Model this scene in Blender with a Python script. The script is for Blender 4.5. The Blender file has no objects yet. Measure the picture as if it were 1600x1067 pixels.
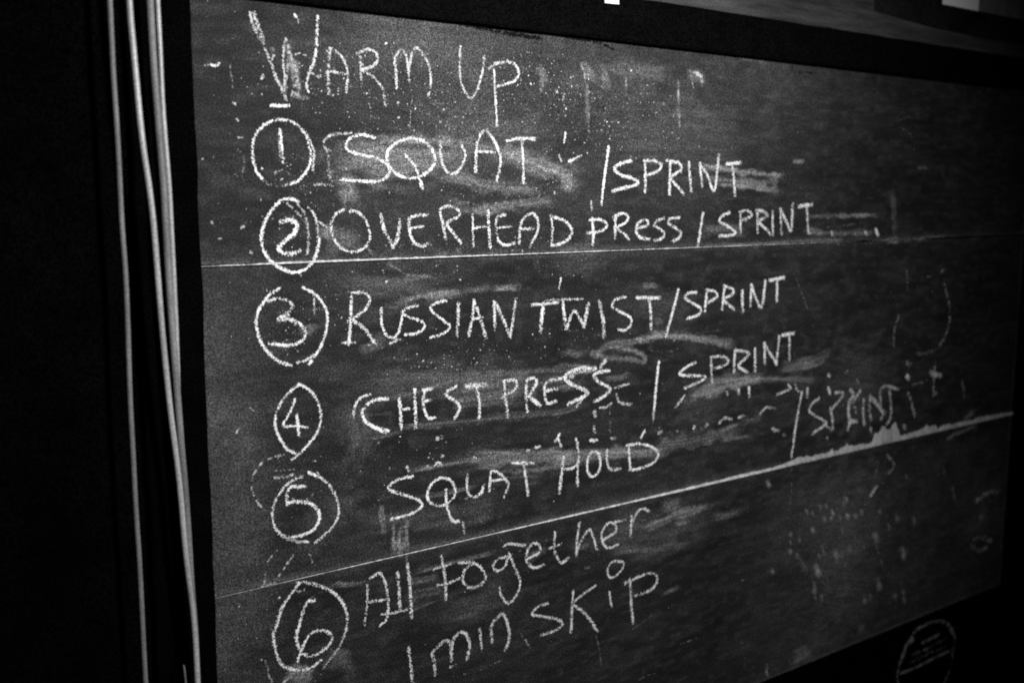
import bpy, math, random
import numpy as np
from mathutils import Matrix

# ------------------------------------------------------------------ camera, world, lamp, exposure
S = bpy.context.scene
C = S.collection
cam = bpy.data.cameras.new('camera')
cam_o = bpy.data.objects.new('camera', cam); C.objects.link(cam_o)
cam_o.matrix_world = Matrix(((0.807396,0.080197,-0.584534,-0.434885),
    (-0.590009,0.111747,-0.799626,-1.238456),
    (0.001193,0.990495,0.137541,0.084209),
    (0,0,0,1)))
cam.sensor_width = 36.0
cam.lens = 36.3254
cam.clip_start = 0.02
cam.clip_end = 60.0
cam.dof.use_dof = True
cam.dof.focus_distance = 1.47
cam.dof.aperture_fstop = 3.0
S.camera = cam_o

world = bpy.data.worlds.new('World'); S.world = world
world.use_nodes = True
bg = world.node_tree.nodes['Background']
bg.inputs[0].default_value = (1, 1, 1, 1)
bg.inputs[1].default_value = 0.004

def lamp(name, loc, target, size, power):
    l = bpy.data.lights.new(name, 'SPOT'); l.shadow_soft_size = size; l.energy = power
    l.spot_size = math.radians(108); l.spot_blend = 0.85
    l.color = (1, 1, 1)
    o = bpy.data.objects.new(name, l); C.objects.link(o)
    o.location = loc
    d = np.array(target) - np.array(loc)
    from mathutils import Vector
    o.rotation_euler = Vector(d).to_track_quat('-Z', 'Y').to_euler()
    return o
lamp('lamp', (0.38, -1.10, 0.40), (0.50, 0.0, 0.06), 0.06, 112)

S.view_settings.view_transform = 'Standard'
S.view_settings.look = 'None'
S.view_settings.exposure = 0.0
S.view_settings.gamma = 1.0
S.view_settings.use_curve_mapping = False
S.cycles.max_bounces = 4
S.cycles.use_denoising = False
S.cycles.pixel_filter_type = 'BLACKMAN_HARRIS'
S.cycles.filter_width = 1.9

# ------------------------------------------------------------------ sizes of the board (metres)
BW = 1.936                      # width of the chalkboard
JOINTS = (0.322, 0.0, -0.420, -0.842)   # top edge, two joints, bottom edge
WALL_Y = 0.004                  # front of the black cladding
rng = np.random.default_rng(7)
random.seed(7)

# ------------------------------------------------------------------ materials
def mat(name):
    m = bpy.data.materials.new(name); m.use_nodes = True
    nt = m.node_tree
    return m, nt, nt.nodes['Principled BSDF']
def N(nt, kind, **kw):
    n = nt.nodes.new(kind)
    for k, v in kw.items():
        if k in n.inputs: n.inputs[k].default_value = v
        else: setattr(n, k, v)
    return n
def grey(v): return (v, v, v, 1)
def noise(nt, vec, scale, detail=3.0, rough=0.6):
    n = N(nt, 'ShaderNodeTexNoise'); n.inputs['Scale'].default_value = scale
    n.inputs['Detail'].default_value = detail; n.inputs['Roughness'].default_value = rough
    nt.links.new(vec, n.inputs['Vector']); return n.outputs['Fac']
def rampf(nt, fac, a, b, va=0.0, vb=1.0):
    n = N(nt, 'ShaderNodeMapRange'); n.inputs[1].default_value = a; n.inputs[2].default_value = b
    n.inputs[3].default_value = va; n.inputs[4].default_value = vb
    nt.links.new(fac, n.inputs[0]); return n.outputs[0]
def mth(nt, op, a, b):
    n = N(nt, 'ShaderNodeMath', operation=op)
    for i, x in enumerate((a, b)):
        if isinstance(x, (int, float)): n.inputs[i].default_value = x
        else: nt.links.new(x, n.inputs[i])
    return n.outputs[0]
def objvec(nt, sc=(1, 1, 1)):
    t = N(nt, 'ShaderNodeTexCoord'); mp = N(nt, 'ShaderNodeMapping'); mp.inputs['Scale'].default_value = sc
    nt.links.new(t.outputs['Object'], mp.inputs['Vector']); return mp.outputs['Vector']
def mottled(name, lo, hi, scale, rough=0.8, spec=0.2, fine=0.0, bump=0.0, stretch=(1, 1, 1)):
    m, nt, b = mat(name)
    v = objvec(nt)
    f = noise(nt, objvec(nt, stretch), scale, 5, 0.65)
    f = rampf(nt, f, 0.3, 0.7, lo, hi)
    if fine:
        g = noise(nt, v, 420, 1, 0.5)
        f = mth(nt, 'MULTIPLY', f, rampf(nt, g, 0.33, 0.67, 1 - fine, 1 + fine))
    c = N(nt, 'ShaderNodeCombineColor')
    for i in range(3): nt.links.new(f, c.inputs[i])
    nt.links.new(c.outputs[0], b.inputs['Base Color'])
    b.inputs['Roughness'].default_value = rough
    b.inputs['Specular IOR Level'].default_value = spec
    if bump:
        bp = N(nt, 'ShaderNodeBump'); bp.inputs['Strength'].default_value = bump; bp.inputs['Distance'].default_value = 0.001
        nt.links.new(noise(nt, v, 300, 3), bp.inputs['Height']); nt.links.new(bp.outputs[0], b.inputs['Normal'])
    return m

def board_material():
    m, nt, b = mat('chalkboard_paint')
    v = objvec(nt)
    cloud = noise(nt, v, 5.0, 6, 0.62)
    blot = noise(nt, v, 26.0, 4, 0.6)
    base = mth(nt, 'MULTIPLY', rampf(nt, cloud, 0.32, 0.70, 0.72, 1.3), rampf(nt, blot, 0.3, 0.7, 0.8, 1.2))
    grain = noise(nt, v, 540.0, 1, 0.5)
    base = mth(nt, 'MULTIPLY', base, rampf(nt, grain, 0.39, 0.63, 0.1, 2.0))
    # wiping streaks, mostly along the board
    st = noise(nt, objvec(nt, (2.2, 1, 70)), 4.0, 4, 0.6)
    base = mth(nt, 'MULTIPLY', base, rampf(nt, st, 0.3, 0.75, 0.95, 1.06))
    base = mth(nt, 'MULTIPLY', base, 0.01)
    at = N(nt, 'ShaderNodeAttribute', attribute_name='chalk_film')
    film = mth(nt, 'MULTIPLY', at.outputs['Fac'], rampf(nt, grain, 0.35, 0.66, 0.1, 1.8))
    pores = noise(nt, v, 190.0, 3, 0.7)
    film = mth(nt, 'MULTIPLY', film, rampf(nt, pores, 0.33, 0.65, 0.3, 1.5))
    film = mth(nt, 'MULTIPLY', film, 0.29)
    f = mth(nt, 'ADD', base, film)
    c = N(nt, 'ShaderNodeCombineColor')
    for i in range(3): nt.links.new(f, c.inputs[i])
    nt.links.new(c.outputs[0], b.inputs['Base Color'])
    b.inputs['Roughness'].default_value = 0.72
    b.inputs['Specular IOR Level'].default_value = 0.12
    bp = N(nt, 'ShaderNodeBump'); bp.inputs['Strength'].default_value = 0.25; bp.inputs['Distance'].default_value = 0.0006
    nt.links.new(blot, bp.inputs['Height']); nt.links.new(bp.outputs[0], b.inputs['Normal'])
    return m
M_board = board_material()
def chalk_material():
    m, nt, b = mat('chalk')
    at = N(nt, 'ShaderNodeAttribute', attribute_name='chalk_weight')
    f = rampf(nt, noise(nt, objvec(nt), 240, 4, 0.65), 0.3, 0.7, 0.44, 0.78)
    f = mth(nt, 'MULTIPLY', f, at.outputs['Fac'])
    f = mth(nt, 'ADD', f, 0.02)
    c = N(nt, 'ShaderNodeCombineColor')
    for i in range(3): nt.links.new(f, c.inputs[i])
    nt.links.new(c.outputs[0], b.inputs['Base Color'])
    b.inputs['Roughness'].default_value = 0.95; b.inputs['Specular IOR Level'].default_value = 0.03
    return m
M_chalk = chalk_material()
M_frame = mottled('black_painted_wood', 0.0008, 0.0019, 30, 0.8, 0.02, 0.95, 0.3)
M_clad = mottled('black_wall_paint', 0.0004, 0.0013, 14, 0.9, 0.005, 0.95)
M_scuff = mottled('black_paint_scuff', 0.001, 0.003, 40, 0.85, 0.08)
M_wall = mottled('grey_plaster', 0.016, 0.078, 9, 0.9, 0.1, 0.5, 0.4, (0.5, 1, 5))
M_cable_dull = mottled('grey_cable_sheath', 0.085, 0.16, 55, 0.55, 0.25, 0.25, 0, (1, 1, 0.25))
M_cable = mottled('white_cable_sheath', 0.19, 0.33, 55, 0.36, 0.4, 0.25, 0, (1, 1, 0.25))
M_paper = mottled('white_paper', 0.78, 0.84, 20, 0.8, 0.2)
M_wall_shade = mottled('painted_wall_shade', 0.004, 0.016, 12, 0.9, 0.03, 0.7)  # shade on the wall, put into a dark colour
M_print = mottled('grey_print', 0.10, 0.16, 30, 0.7, 0.2)
M_ink = mottled('faded_emblem_print', 0.13, 0.22, 120, 0.9, 0.05)

# ------------------------------------------------------------------ helpers
def link(name, me, m, parent=None):
    o = bpy.data.objects.new(name, me); C.objects.link(o)
    if m: me.materials.append(m)
    if parent: o.parent = parent
    return o
def thing(name, label, cat, loc=(0, 0, 0), group=None):
    o = bpy.data.objects.new(name, None); C.objects.link(o); o.location = loc
    o.empty_display_size = 0.05
    tag(o, label, cat, group); return o
def tag(o, label, cat, group=None):
    o['label'] = label; o['category'] = cat
    if group: o['group'] = group
def mesh_np(name, verts, faces):
    """faces: (n,k) array of equal-sized polygons"""
    me = bpy.data.meshes.new(name)
    verts = np.asarray(verts, np.float32); faces = np.asarray(faces, np.int32)
    me.vertices.add(len(verts)); me.vertices.foreach_set('co', verts.ravel())
    n, k = faces.shape
    me.loops.add(n * k); me.loops.foreach_set('vertex_index', faces.ravel())
    me.polygons.add(n)
    me.polygons.foreach_set('loop_start', np.arange(0, n * k, k, dtype=np.int32))
    me.update(calc_edges=True); me.validate()
    return me
TAB = rng.random((256, 256))
def vnoise(u, v, seed=0):
    u = u + 17.3 * seed; v = v + 31.7 * seed
    iu = np.floor(u).astype(int); iv = np.floor(v).astype(int)
    fu = u - iu; fv = v - iv
    fu = fu * fu * (3 - 2 * fu); fv = fv * fv * (3 - 2 * fv)
    g = lambda a, b: TAB[a % 256, b % 256]
    return (g(iu, iv) * (1 - fu) + g(iu + 1, iv) * fu) * (1 - fv) + (g(iu, iv + 1) * (1 - fu) + g(iu + 1, iv + 1) * fu) * fv
def curve_pts(p, step=2.0):
    """Catmull-Rom through the points, resampled (mm)"""
    p = np.asarray(p, float).reshape(-1, 2)
    if len(p) == 2: q = np.vstack([2 * p[0] - p[1], p, 2 * p[1] - p[0]])
    elif np.allclose(p[0], p[-1]): q = np.vstack([p[-2], p, p[1]])
    else: q = np.vstack([2 * p[0] - p[1], p, 2 * p[-1] - p[-2]])
    out = []
    for i in range(1, len(q) - 2):
        a, b, c, d = q[i - 1:i + 3]
        n = max(2, int(np.linalg.norm(c - b) / step))
        t = np.linspace(0, 1, n, endpoint=False)[:, None]
        out.append(0.5 * (2 * b + (c - a) * t + (2 * a - 5 * b + 4 * c - d) * t ** 2 + (3 * b - a - 3 * c + d) * t ** 3))
    out.append(p[-1:])
    return np.vstack(out)
def dist_field(U, V, pts):
    """distance to a polyline, and the arc length of the nearest point, signed side"""
    d = np.full(U.shape, 1e9); s = np.zeros(U.shape); side = np.zeros(U.shape); acc = 0.0
    for a, b in zip(pts[:-1], pts[1:]):
        e = b - a; L = np.hypot(*e)
        if L < 1e-6: continue
        t = np.clip(((U - a[0]) * e[0] + (V - a[1]) * e[1]) / L ** 2, 0, 1)
        du = U - a[0] - t * e[0]; dv = V - a[1] - t * e[1]
        dd = np.hypot(du, dv); w = dd < d
        d = np.where(w, dd, d); s = np.where(w, acc + t * L, s)
        side = np.where(w, np.sign(e[0] * dv - e[1] * du), side)
        acc += L
    return d, s, side
# how chalk grips the board: a tooth pattern fixed to the board, ranked to 0..1
def tooth(U, V, coarse):
    r = vnoise(U / 0.55, V / 0.55, 5)
    if coarse: return 0.25 * r + 0.45 * vnoise(U / 2.1, V / 2.1, 2) + 0.30 * vnoise(U / 4.6, V / 4.6, 3)
    return 0.35 * r + 0.45 * vnoise(U / 1.25, V / 1.25, 1) + 0.20 * vnoise(U / 3.0, V / 3.0, 4)
_u, _v = rng.random(40000) * 900, rng.random(40000) * 900
RANK = {c: np.sort(tooth(_u, _v, c)) for c in (False, True)}
CELL = 0.65
def chalk_mask(strokes):
    P = [(w, op, curve_pts(p)) for w, op, p in strokes]
    lo = np.min([q.min(0) for _, _, q in P], 0) - 12; hi = np.max([q.max(0) for _, _, q in P], 0) + 12
    lo = np.floor(lo / CELL).astype(int); hi = np.ceil(hi / CELL).astype(int)
    nu, nv = hi - lo
    mask = np.zeros((nu, nv), np.float32)
    for w, op, q in P:
        a = np.maximum(np.floor((q.min(0) - w - 2) / CELL).astype(int) - lo, 0)
        b = np.minimum(np.ceil((q.max(0) + w + 2) / CELL).astype(int) - lo, [nu, nv])
        I, J = np.meshgrid(np.arange(a[0], b[0]), np.arange(a[1], b[1]), indexing='ij')
        U = (I + lo[0] + .5) * CELL; V = (J + lo[1] + .5) * CELL
        d, s, _ = dist_field(U, V, q)
        sd = len(q) * 0.37
        ww = w * (0.95 + 0.20 * (vnoise(s / 12.0, s * 0 + sd, 6) - .5))
        d = d + (vnoise(U / 1.2, V / 1.2, 8) - .5) * 2.0 + (vnoise(U / 4.0, V / 4.0, 10) - .5) * 0.3
        cov = np.clip((ww / 2 + 0.45 - d) / (0.30 * w + 0.2), 0, 1)
        g = np.searchsorted(RANK[op < 0.6], tooth(U, V, op < 0.6)) / 40000.0
        press = 0.90 + 0.30 * (vnoise(s / 38.0, s * 0 + sd * 3.1, 14) - .45) + 0.07 * np.exp(-s / 6.0) + (0.52 if op < 0.94 else 0.30) * (vnoise(s / 7.5, s * 0 + sd, 9) - .5)
        keep = op * 0.98 if op > 0.86 else 0.40 + 0.51 * op if op >= 0.6 else 0.22 + 0.66 * op
        total = np.hypot(*np.diff(q, axis=0).T).sum()
        press = press * np.clip(0.72 + (total - s) / 22.0, 0.72, 1)
        hit = g < cov * keep * press
        # a light hand leaves a thin grey layer, a heavy one a full white layer
        wt = (op / 0.92) ** (1.35 if op >= 0.6 else 0.95) * np.clip(0.55 + 0.95 * (cov * keep * press - g), 0.45, 1.05)
        sub = mask[a[0]:b[0], a[1]:b[1]]
        np.maximum(sub, np.where(hit, wt, 0), out=sub)
    return mask, lo
def mask_mesh(name, mask, lo, y):
    I, J = np.nonzero(mask > 0)
    nv = mask.shape[1] + 1
    ids = np.stack([I * nv + J, (I + 1) * nv + J, (I + 1) * nv + J + 1, I * nv + J + 1], 1)
    used, inv = np.unique(ids, return_inverse=True)
    gi, gj = used // nv + lo[0], used % nv + lo[1]
    ju = TAB[gi % 256, gj % 256] - .5; jv = TAB[(gi + 91) % 256, (gj + 47) % 256] - .5
    x = (gi + 0.7 * ju) * CELL / 1000; z = (gj + 0.7 * jv) * CELL / 1000
    yy = y - 0.0003 * TAB[(gi + 13) % 256, (gj + 7) % 256]
    me = mesh_np(name, np.stack([x, yy, z], 1), inv.reshape(-1, 4))
    at = me.attributes.new('chalk_weight', 'FLOAT', 'FACE')
    at.data.foreach_set('value', mask[I, J].astype(np.float32))
    return me
def chalk(name, strokes, parent, m=None, y=-0.0006):
    mask, lo = chalk_mask(strokes)
    return link(name, mask_mesh(name, mask, lo, y), m or M_chalk, parent)
def box(name, x0, x1, y0, y1, z0, z1, m, parent=None, bev=0.0015, wob=0.0):
    """bevelled box, its long side cut into short lengths with a slight unevenness"""
    import bmesh
    bm = bmesh.new()
    bmesh.ops.create_cube(bm, size=1)
    for v in bm.verts:
        v.co = ((x0 + x1) / 2 + v.co.x * (x1 - x0), (y0 + y1) / 2 + v.co.y * (y1 - y0), (z0 + z1) / 2 + v.co.z * (z1 - z0))
    if wob:
        ax = 0 if (x1 - x0) > (z1 - z0) else 2
        n = int(max(x1 - x0, z1 - z0) / 0.03)
        a0, a1 = ((x0, x1), None, (z0, z1))[ax]
        nrm = [0, 0, 0]; nrm[ax] = 1
        for k in range(1, n):
            co = [0, 0, 0]; co[ax] = a0 + (a1 - a0) * k / n
            bmesh.ops.bisect_plane(bm, geom=bm.verts[:] + bm.edges[:] + bm.faces[:], plane_co=co, plane_no=nrm)
        oth = 2 if ax == 0 else 0
        for v in bm.verts:
            t = v.co[ax]
            v.co[oth] += wob * (float(vnoise(np.array(t * 22.0), np.array(3.0 + x0 * 7), 11)) - .5) + .5 * wob * (float(vnoise(np.array(t * 70.0), np.array(9.0 + z0 * 5), 12)) - .5)
    if bev:
        es = [e for e in bm.edges if e.calc_face_angle(0) > 0.8]
        bmesh.ops.bevel(bm, geom=es, offset=bev, segments=2, affect='EDGES')
    me = bpy.data.meshes.new(name); bm.to_mesh(me); bm.free()
    return link(name, me, m, parent)
def tube(name, pts, r, m, parent=None):
    p = np.asarray(pts, float)
    # smooth the hand-laid run of the cable
    t = np.linspace(0, len(p) - 1, len(p) * 8)
    f = np.stack([np.interp(t, np.arange(len(p)), p[:, k]) for k in range(3)], 1)
    k = np.hanning(17); k /= k.sum()
    g = np.vstack([np.repeat(f[:1], 8, 0) + np.arange(-8, 0)[:, None] * (f[1] - f[0]), f, np.repeat(f[-1:], 8, 0) + np.arange(1, 9)[:, None] * (f[-1] - f[-2])])
    f = np.stack([np.convolve(g[:, i], k, 'valid') for i in range(3)], 1)
    n = 14; V = []; F = []
    for i, q in enumerate(f):
        for j in range(n):
            a = 2 * math.pi * j / n
            V.append((q[0] + r * math.cos(a), q[1] + r * math.sin(a), q[2]))
    for i in range(len(f) - 1):
        for j in range(n):
            F.append((i * n + j, i * n + (j + 1) % n, (i + 1) * n + (j + 1) % n, (i + 1) * n + j))
    me = mesh_np(name, V, F)
    me.polygons.foreach_set('use_smooth', np.ones(len(F), bool))
    return link(name, me, m, parent)

# ------------------------------------------------------------------ data (board coordinates, tenths of a millimetre from the left end of the upper joint)
WORDS = [
('chalk_word','WARM',0,[(3.5,0.688,[747,3067,761,2981,785,2916]),(4.3,0.731,[798,3072,830,2961,878,2843,905,2764]),(4.3,0.645,[772,2955,826,2825,896,2736]),(2.9,0.516,[904,2737,917,2684,951,2591]),(4.0,0.731,[951,2591,1007,2471,1054,2323,1119,2202,1154,2121,1190,2053]),(3.3,0.688,[1201,2797,1176,2692,1156,2524,1170,2373,1162,2135]),(4.4,0.533,[1201,2790,1232,2682,1275,2561,1294,2451]),(4.4,0.43,[1218,2695,1227,2502,1190,2304,1178,2150]),(10.4,0.361,[1237,2586,1293,2395,1334,2230,1362,2133]),(7.5,0.344,[1285,2143,1378,2134,1455,2110]),(3.0,0.473,[1361,2344,1269,2128,1266,2029]),(4.5,0.817,[1643,3109,1633,2954,1620,2785,1595,2614,1536,2468,1485,2338,1466,2210]),(2.3,0.602,[1526,2411,1636,2362,1668,2400]),(2.2,0.473,[1315,2620,1392,2633,1470,2618,1516,2594]),(2.2,0.473,[1380,2625,1373,2485,1376,2345]),(2.9,0.817,[1329,3105,1359,3060,1380,3014]),(4.4,0.989,[987,1977,1066,1979,1157,1979,1227,1988]),(4.2,0.731,[1812,2731,1779,2516,1768,2340,1769,2152]),(3.9,0.731,[1821,2739,1961,2660,2032,2535,2050,2409,2022,2205]),(3.5,0.774,[1799,2447,2041,2429]),(3.5,0.645,[2235,2664,2241,2499,2248,2295]),(4.0,0.774,[2192,2699,2311,2759,2444,2750,2505,2660,2425,2564,2261,2495]),(4.0,0.731,[2261,2500,2452,2398,2563,2263,2602,2070]),(4.1,0.731,[2777,2289,2774,2485,2759,2679,2853,2804,2929,2732,2958,2577,2971,2393]),(4.2,0.731,[2974,2578,3014,2751,3093,2850,3196,2766,3296,2614,3313,2362,3269,2231])]),
('chalk_word','UP',0,[(3.9,0.765,[3805,2931,3790,2664,3812,2448,3878,2315,3972,2238,4065,2326,4169,2582,4204,2819]),(4.3,0.855,[4377,2652,4401,2290,4428,1855]),(4.5,0.855,[4290,2673,4429,2745,4606,2775,4749,2749,4814,2640,4756,2532,4606,2471,4436,2427])]),
('circled_number','1',0,[(3.7,0.92,[832,1073,757,1182,720,1377,745,1573,840,1698,961,1776,1095,1812,1242,1793,1376,1707,1460,1572,1500,1397,1488,1271,1429,1168,1330,1066,1219,1015]),(3.0,0.5,[1218,1009,1056,993,909,1017,794,1109,746,1231]),(3.4,0.8,[1323,1755,1443,1647,1522,1499,1547,1386,1522,1195])]),
('chalk_digit','1',1,[(2.6,0.6,[1072,1683,1077,1510,1081,1362]),(3.7,0.95,[1091,1683,1104,1511,1120,1338,1118,1276]),(3.0,0.35,[994,1149,1089,1188,1195,1140])]),
('chalk_word','SQUAT',0,[(4.4,0.95,[2437,1631,2229,1663,2081,1619,2006,1526,2048,1450,2223,1403,2432,1368,2583,1306,2648,1214,2594,1107,2426,1057,2157,1062,1917,1080]),(5.0,0.92,[2992,1645,3182,1616,3326,1498,3373,1363,3307,1238,3144,1140,2921,1110,2734,1175,2628,1293,2622,1452,2741,1562,2897,1628,2992,1645]),(5.1,0.9,[2894,1419,3018,1301,3096,1167,3158,977]),(4.8,0.85,[3467,1612,3472,1392,3520,1256,3619,1180,3729,1198,3831,1317,3873,1458,3799,1608]),(5.4,0.88,[4053,1209,4072,1547,4124,1717,4218,1799,4340,1696,4435,1557,4492,1359,4420,1100]),(4.1,0.85,[4078,1499,4393,1494]),(5.6,0.9,[4606,1662,4860,1708,5119,1702]),(5.2,0.9,[4867,1708,4898,1397,4910,1062])]),
('chalk_residue','stray ticks and the outline of an older letter beside SQUAT',0,[(3.1,0.75,[2082,1675,1851,1657,1735,1607,1677,1541,1704,1479,1782,1443]),(3.5,0.45,[1732,1454,1755,1250,1738,1147,1807,1045]),(3.5,0.6,[1550,1005,1663,1013,1800,999]),(3.9,0.9,[5695,1809,5671,1679]),(4.5,0.9,[5771,1398,6006,1485]),(3.4,0.7,[5573,1484,5624,1388]),(3.1,0.7,[6221,787,6236,654]),(4.0,0.4,[6128,2004,6184,1778])]),
('chalk_slash','slash before SPRINT beside SQUAT',0,[(5.7,1,[6567,1625,6494,1190,6435,737])]),
('chalk_word','SPRINT beside SQUAT',0,[(6.3,0.98,[7037,1428,6853,1391,6695,1303,6811,1211,7067,1156,7209,1089,7093,1034,6885,998,6670,949]),(6.5,0.95,[7354,1390,7365,942]),(5.4,0.95,[7319,1434,7558,1440,7715,1373,7636,1275,7373,1201]),(6.7,0.95,[7916,1419,7916,909]),(6.2,0.95,[7836,1453,8100,1416,8178,1336,8065,1246,7933,1174,8113,1017,8243,910]),(7.4,0.95,[8352,1428,8420,965]),(6.9,0.95,[8610,1416,8686,1038]),(7.0,0.95,[8610,1416,8800,1221,8969,968,9037,1260,9067,1570]),(7.2,0.95,[9272,1418,9627,1455]),(6.0,0.95,[9408,1421,9464,1155,9498,896])]),
('circled_number','2',0,[(4.6,0.95,[1308,785,1199,828,1076,798,938,673,839,499,799,325,841,148,944,19,1103,-77,1240,-108,1380,-75,1495,25,1565,178,1594,333]),(3.5,0.6,[1294,785,1387,645,1430,491,1438,285,1413,105]),(3.1,0.75,[1444,721,1526,631,1569,463,1574,308]),(2.3,0.45,[1157,773,1290,658,1411,517]),(2.4,0.7,[1594,535,1734,440])]),
('chalk_digit','2',1,[(7.2,0.95,[1068,539,1191,563,1280,506,1241,397,1115,293,1025,193,1137,132,1275,148,1303,165])]),
('chalk_word','OVERHEAD',0,[(4.0,0.88,[2030,666,2148,658,2280,532,2336,318,2258,186,2107,131,1930,168,1803,303,1763,460,1825,616,1957,685]),(5.8,0.85,[2509,610,2551,421,2687,174]),(5.9,0.82,[2680,174,2751,282,2802,539]),(5.2,0.85,[3234,609,3025,591,2944,538,2957,359,3035,220,3148,176,3246,209]),(3.9,0.85,[2968,428,3167,449]),(4.8,0.85,[3448,643,3496,461,3534,264]),(4.4,0.85,[3448,685,3565,726,3725,689,3772,593,3563,483,3679,332,3797,207]),(4.1,0.85,[3995,597,4010,153]),(5.5,0.95,[4267,652,4302,116]),(3.7,0.9,[4022,411,4267,433]),(4.7,0.88,[4571,597,4427,555,4409,390,4455,220,4571,153,4735,178]),(3.7,0.88,[4427,404,4680,427]),(5.3,0.85,[4827,176,4856,442,4937,559,5068,611,5170,527,5171,348,5033,126]),(4.8,0.85,[4845,383,5126,393]),(5.4,0.85,[5422,578,5457,398,5442,130]),(5.5,0.88,[5422,561,5675,503,5839,359,5785,228,5594,140,5447,127])]),
('chalk_word','PRESS, the upper one',0,[(6.2,0.92,[6251,520,6277,318,6267,116]),(5.2,0.92,[6194,504,6417,501,6562,422,6442,332,6144,297]),(6.3,0.9,[6733,549,6726,207]),(5.3,0.9,[6687,549,6893,599,7011,529,6920,437,6773,377,6924,272,7028,183]),(5.2,0.9,[7213,353,7441,409,7391,490,7225,440,7186,301,7293,202,7496,173]),(5.0,0.85,[7805,510,7634,463,7587,393,7736,327,7823,237,7716,168,7594,153]),(5.7,0.85,[8154,517,7954,501,7906,431,8059,350,8203,265,8140,169,7990,133])]),
('chalk_slash','slash before SPRINT beside PRESS',0,[(6.4,0.92,[8719,584,8663,275,8619,49])]),
('chalk_word','SPRINT beside PRESS',0,[(6.0,0.92,[9379,591,9175,525,9135,444,9318,367,9543,259,9451,200,9135,192]),(6.1,0.85,[9657,558,9684,237]),(6.2,0.85,[9639,604,9834,625,9951,556,9841,481,9674,445]),(6.3,0.85,[10104,574,10122,229]),(6.3,0.82,[10061,639,10294,591,10374,514,10140,432,10369,283,10461,203]),(6.4,0.8,[10510,609,10538,194]),(6.5,0.85,[10722,647,10777,197]),(7.2,0.85,[10734,635,10896,431,11046,263,11060,743]),(8.0,0.92,[11247,695,11620,722]),(7.3,0.88,[11465,683,11539,215])]),
('chalk_residue','row of faint dots after the second SPRINT',0,[(5.4,0.5,[11527,191,11795,178]),(5.5,0.5,[12233,210,12278,127]),(5.7,0.5,[12961,163,13005,129]),(6.5,0.75,[13291,191,13352,126]),(8.1,0.9,[13633,227,13714,119]),(5.6,0.35,[12636,153,12691,135])]),
('circled_number','3',0,[(4.2,0.95,[1014,-303,876,-385,751,-531,692,-705,725,-912,826,-1100,984,-1244,1148,-1312]),(4.4,0.9,[1345,-307,1512,-406,1637,-558,1681,-720,1641,-957,1534,-1161,1401,-1322]),(3.6,0.85,[1534,-1175,1375,-1253,1233,-1288]),(2.4,0.7,[1492,-418,1496,-681])]),
('chalk_digit','3',1,[(4.2,0.9,[861,-456,1010,-436,1151,-483,1193,-558,1072,-648,988,-700]),(6.2,0.92,[988,-694,1111,-703,1276,-766]),(4.3,0.92,[1276,-766,1357,-869,1332,-980,1212,-1042,1046,-1041,856,-999]),(4.6,0.9,[1030,-677,1127,-657])]),
('chalk_word','RUSSIAN',0,[(4.9,0.9,[2040,-462,2021,-770,1990,-1106]),(4.1,0.92,[2050,-417,2215,-425,2310,-490,2271,-624,2118,-736,1982,-781]),(6.2,0.8,[2042,-771,2235,-921,2384,-1130]),(2.9,0.8,[1886,-1078,2080,-1094]),(4.7,0.88,[2485,-650,2497,-885,2566,-1023,2682,-1065,2769,-960,2823,-741]),(4.3,0.92,[3056,-649,2894,-676,2814,-735,2925,-803,3125,-873,3176,-962,3051,-1032,2857,-1042]),(4.5,0.92,[3536,-609,3352,-633,3278,-713,3416,-836,3590,-963,3549,-1041,3414,-1094,3263,-1117]),(6.4,0.85,[3746,-656,3738,-887,3719,-1118]),(5.5,0.85,[4017,-628,3980,-903,3920,-1133]),(6.5,0.85,[4017,-643,4121,-883,4227,-1187]),(3.7,0.85,[3998,-904,4174,-887]),(5.7,0.85,[4372,-678,4389,-1074]),(7.1,0.82,[4390,-679,4535,-941,4664,-1212]),(5.8,0.88,[4667,-1200,4719,-954,4763,-656]),(3.0,0.75,[2617,-1144,2776,-1095])]),
('chalk_word','TWIST',0,[(5.0,0.92,[5071,-758,5308,-757,5574,-754]),(7.9,0.88,[5289,-756,5263,-960,5234,-1173]),(3.5,0.72,[5327,-712,5621,-707,6084,-730]),(3.0,0.85,[5630,-380,5592,-542]),(7.1,0.88,[5669,-738,5703,-958,5745,-1171]),(5.7,0.9,[5753,-1165,5903,-908,6102,-1149]),(8.3,0.85,[6102,-1159,6187,-800]),(8.5,0.85,[6416,-797,6506,-1107,6523,-1360]),(5.4,0.92,[6971,-742,6776,-770,6693,-878,6889,-987,7088,-1089,7099,-1208,6961,-1286,6830,-1260]),(6.7,0.92,[7235,-769,7756,-808]),(7.3,0.9,[7505,-811,7543,-1046,7555,-1297])]),
('chalk_slash','slash before SPRINT beside TWIST',0,[(6.9,0.95,[8172,-696,8043,-1078,7905,-1458])]),
('chalk_word','SPRINT beside TWIST',0,[(5.9,0.95,[8606,-753,8413,-760,8334,-824,8491,-925,8725,-1035,8670,-1146,8404,-1194]),(6.0,0.95,[8862,-766,8825,-1094]),(6.0,0.95,[8851,-731,9051,-759,9125,-850,8885,-958]),(6.1,0.95,[9302,-719,9267,-1087]),(6.1,0.95,[9301,-677,9509,-747,9513,-836,9301,-912,9471,-1046,9577,-1106]),(7.5,0.92,[9772,-796,9800,-1174]),(6.3,0.92,[10005,-693,9997,-1078]),(7.0,0.92,[10016,-701,10123,-923,10306,-1107,10380,-646]),(7.1,0.95,[10488,-633,10904,-604]),(6.5,0.92,[10709,-625,10715,-1029])]),
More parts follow.
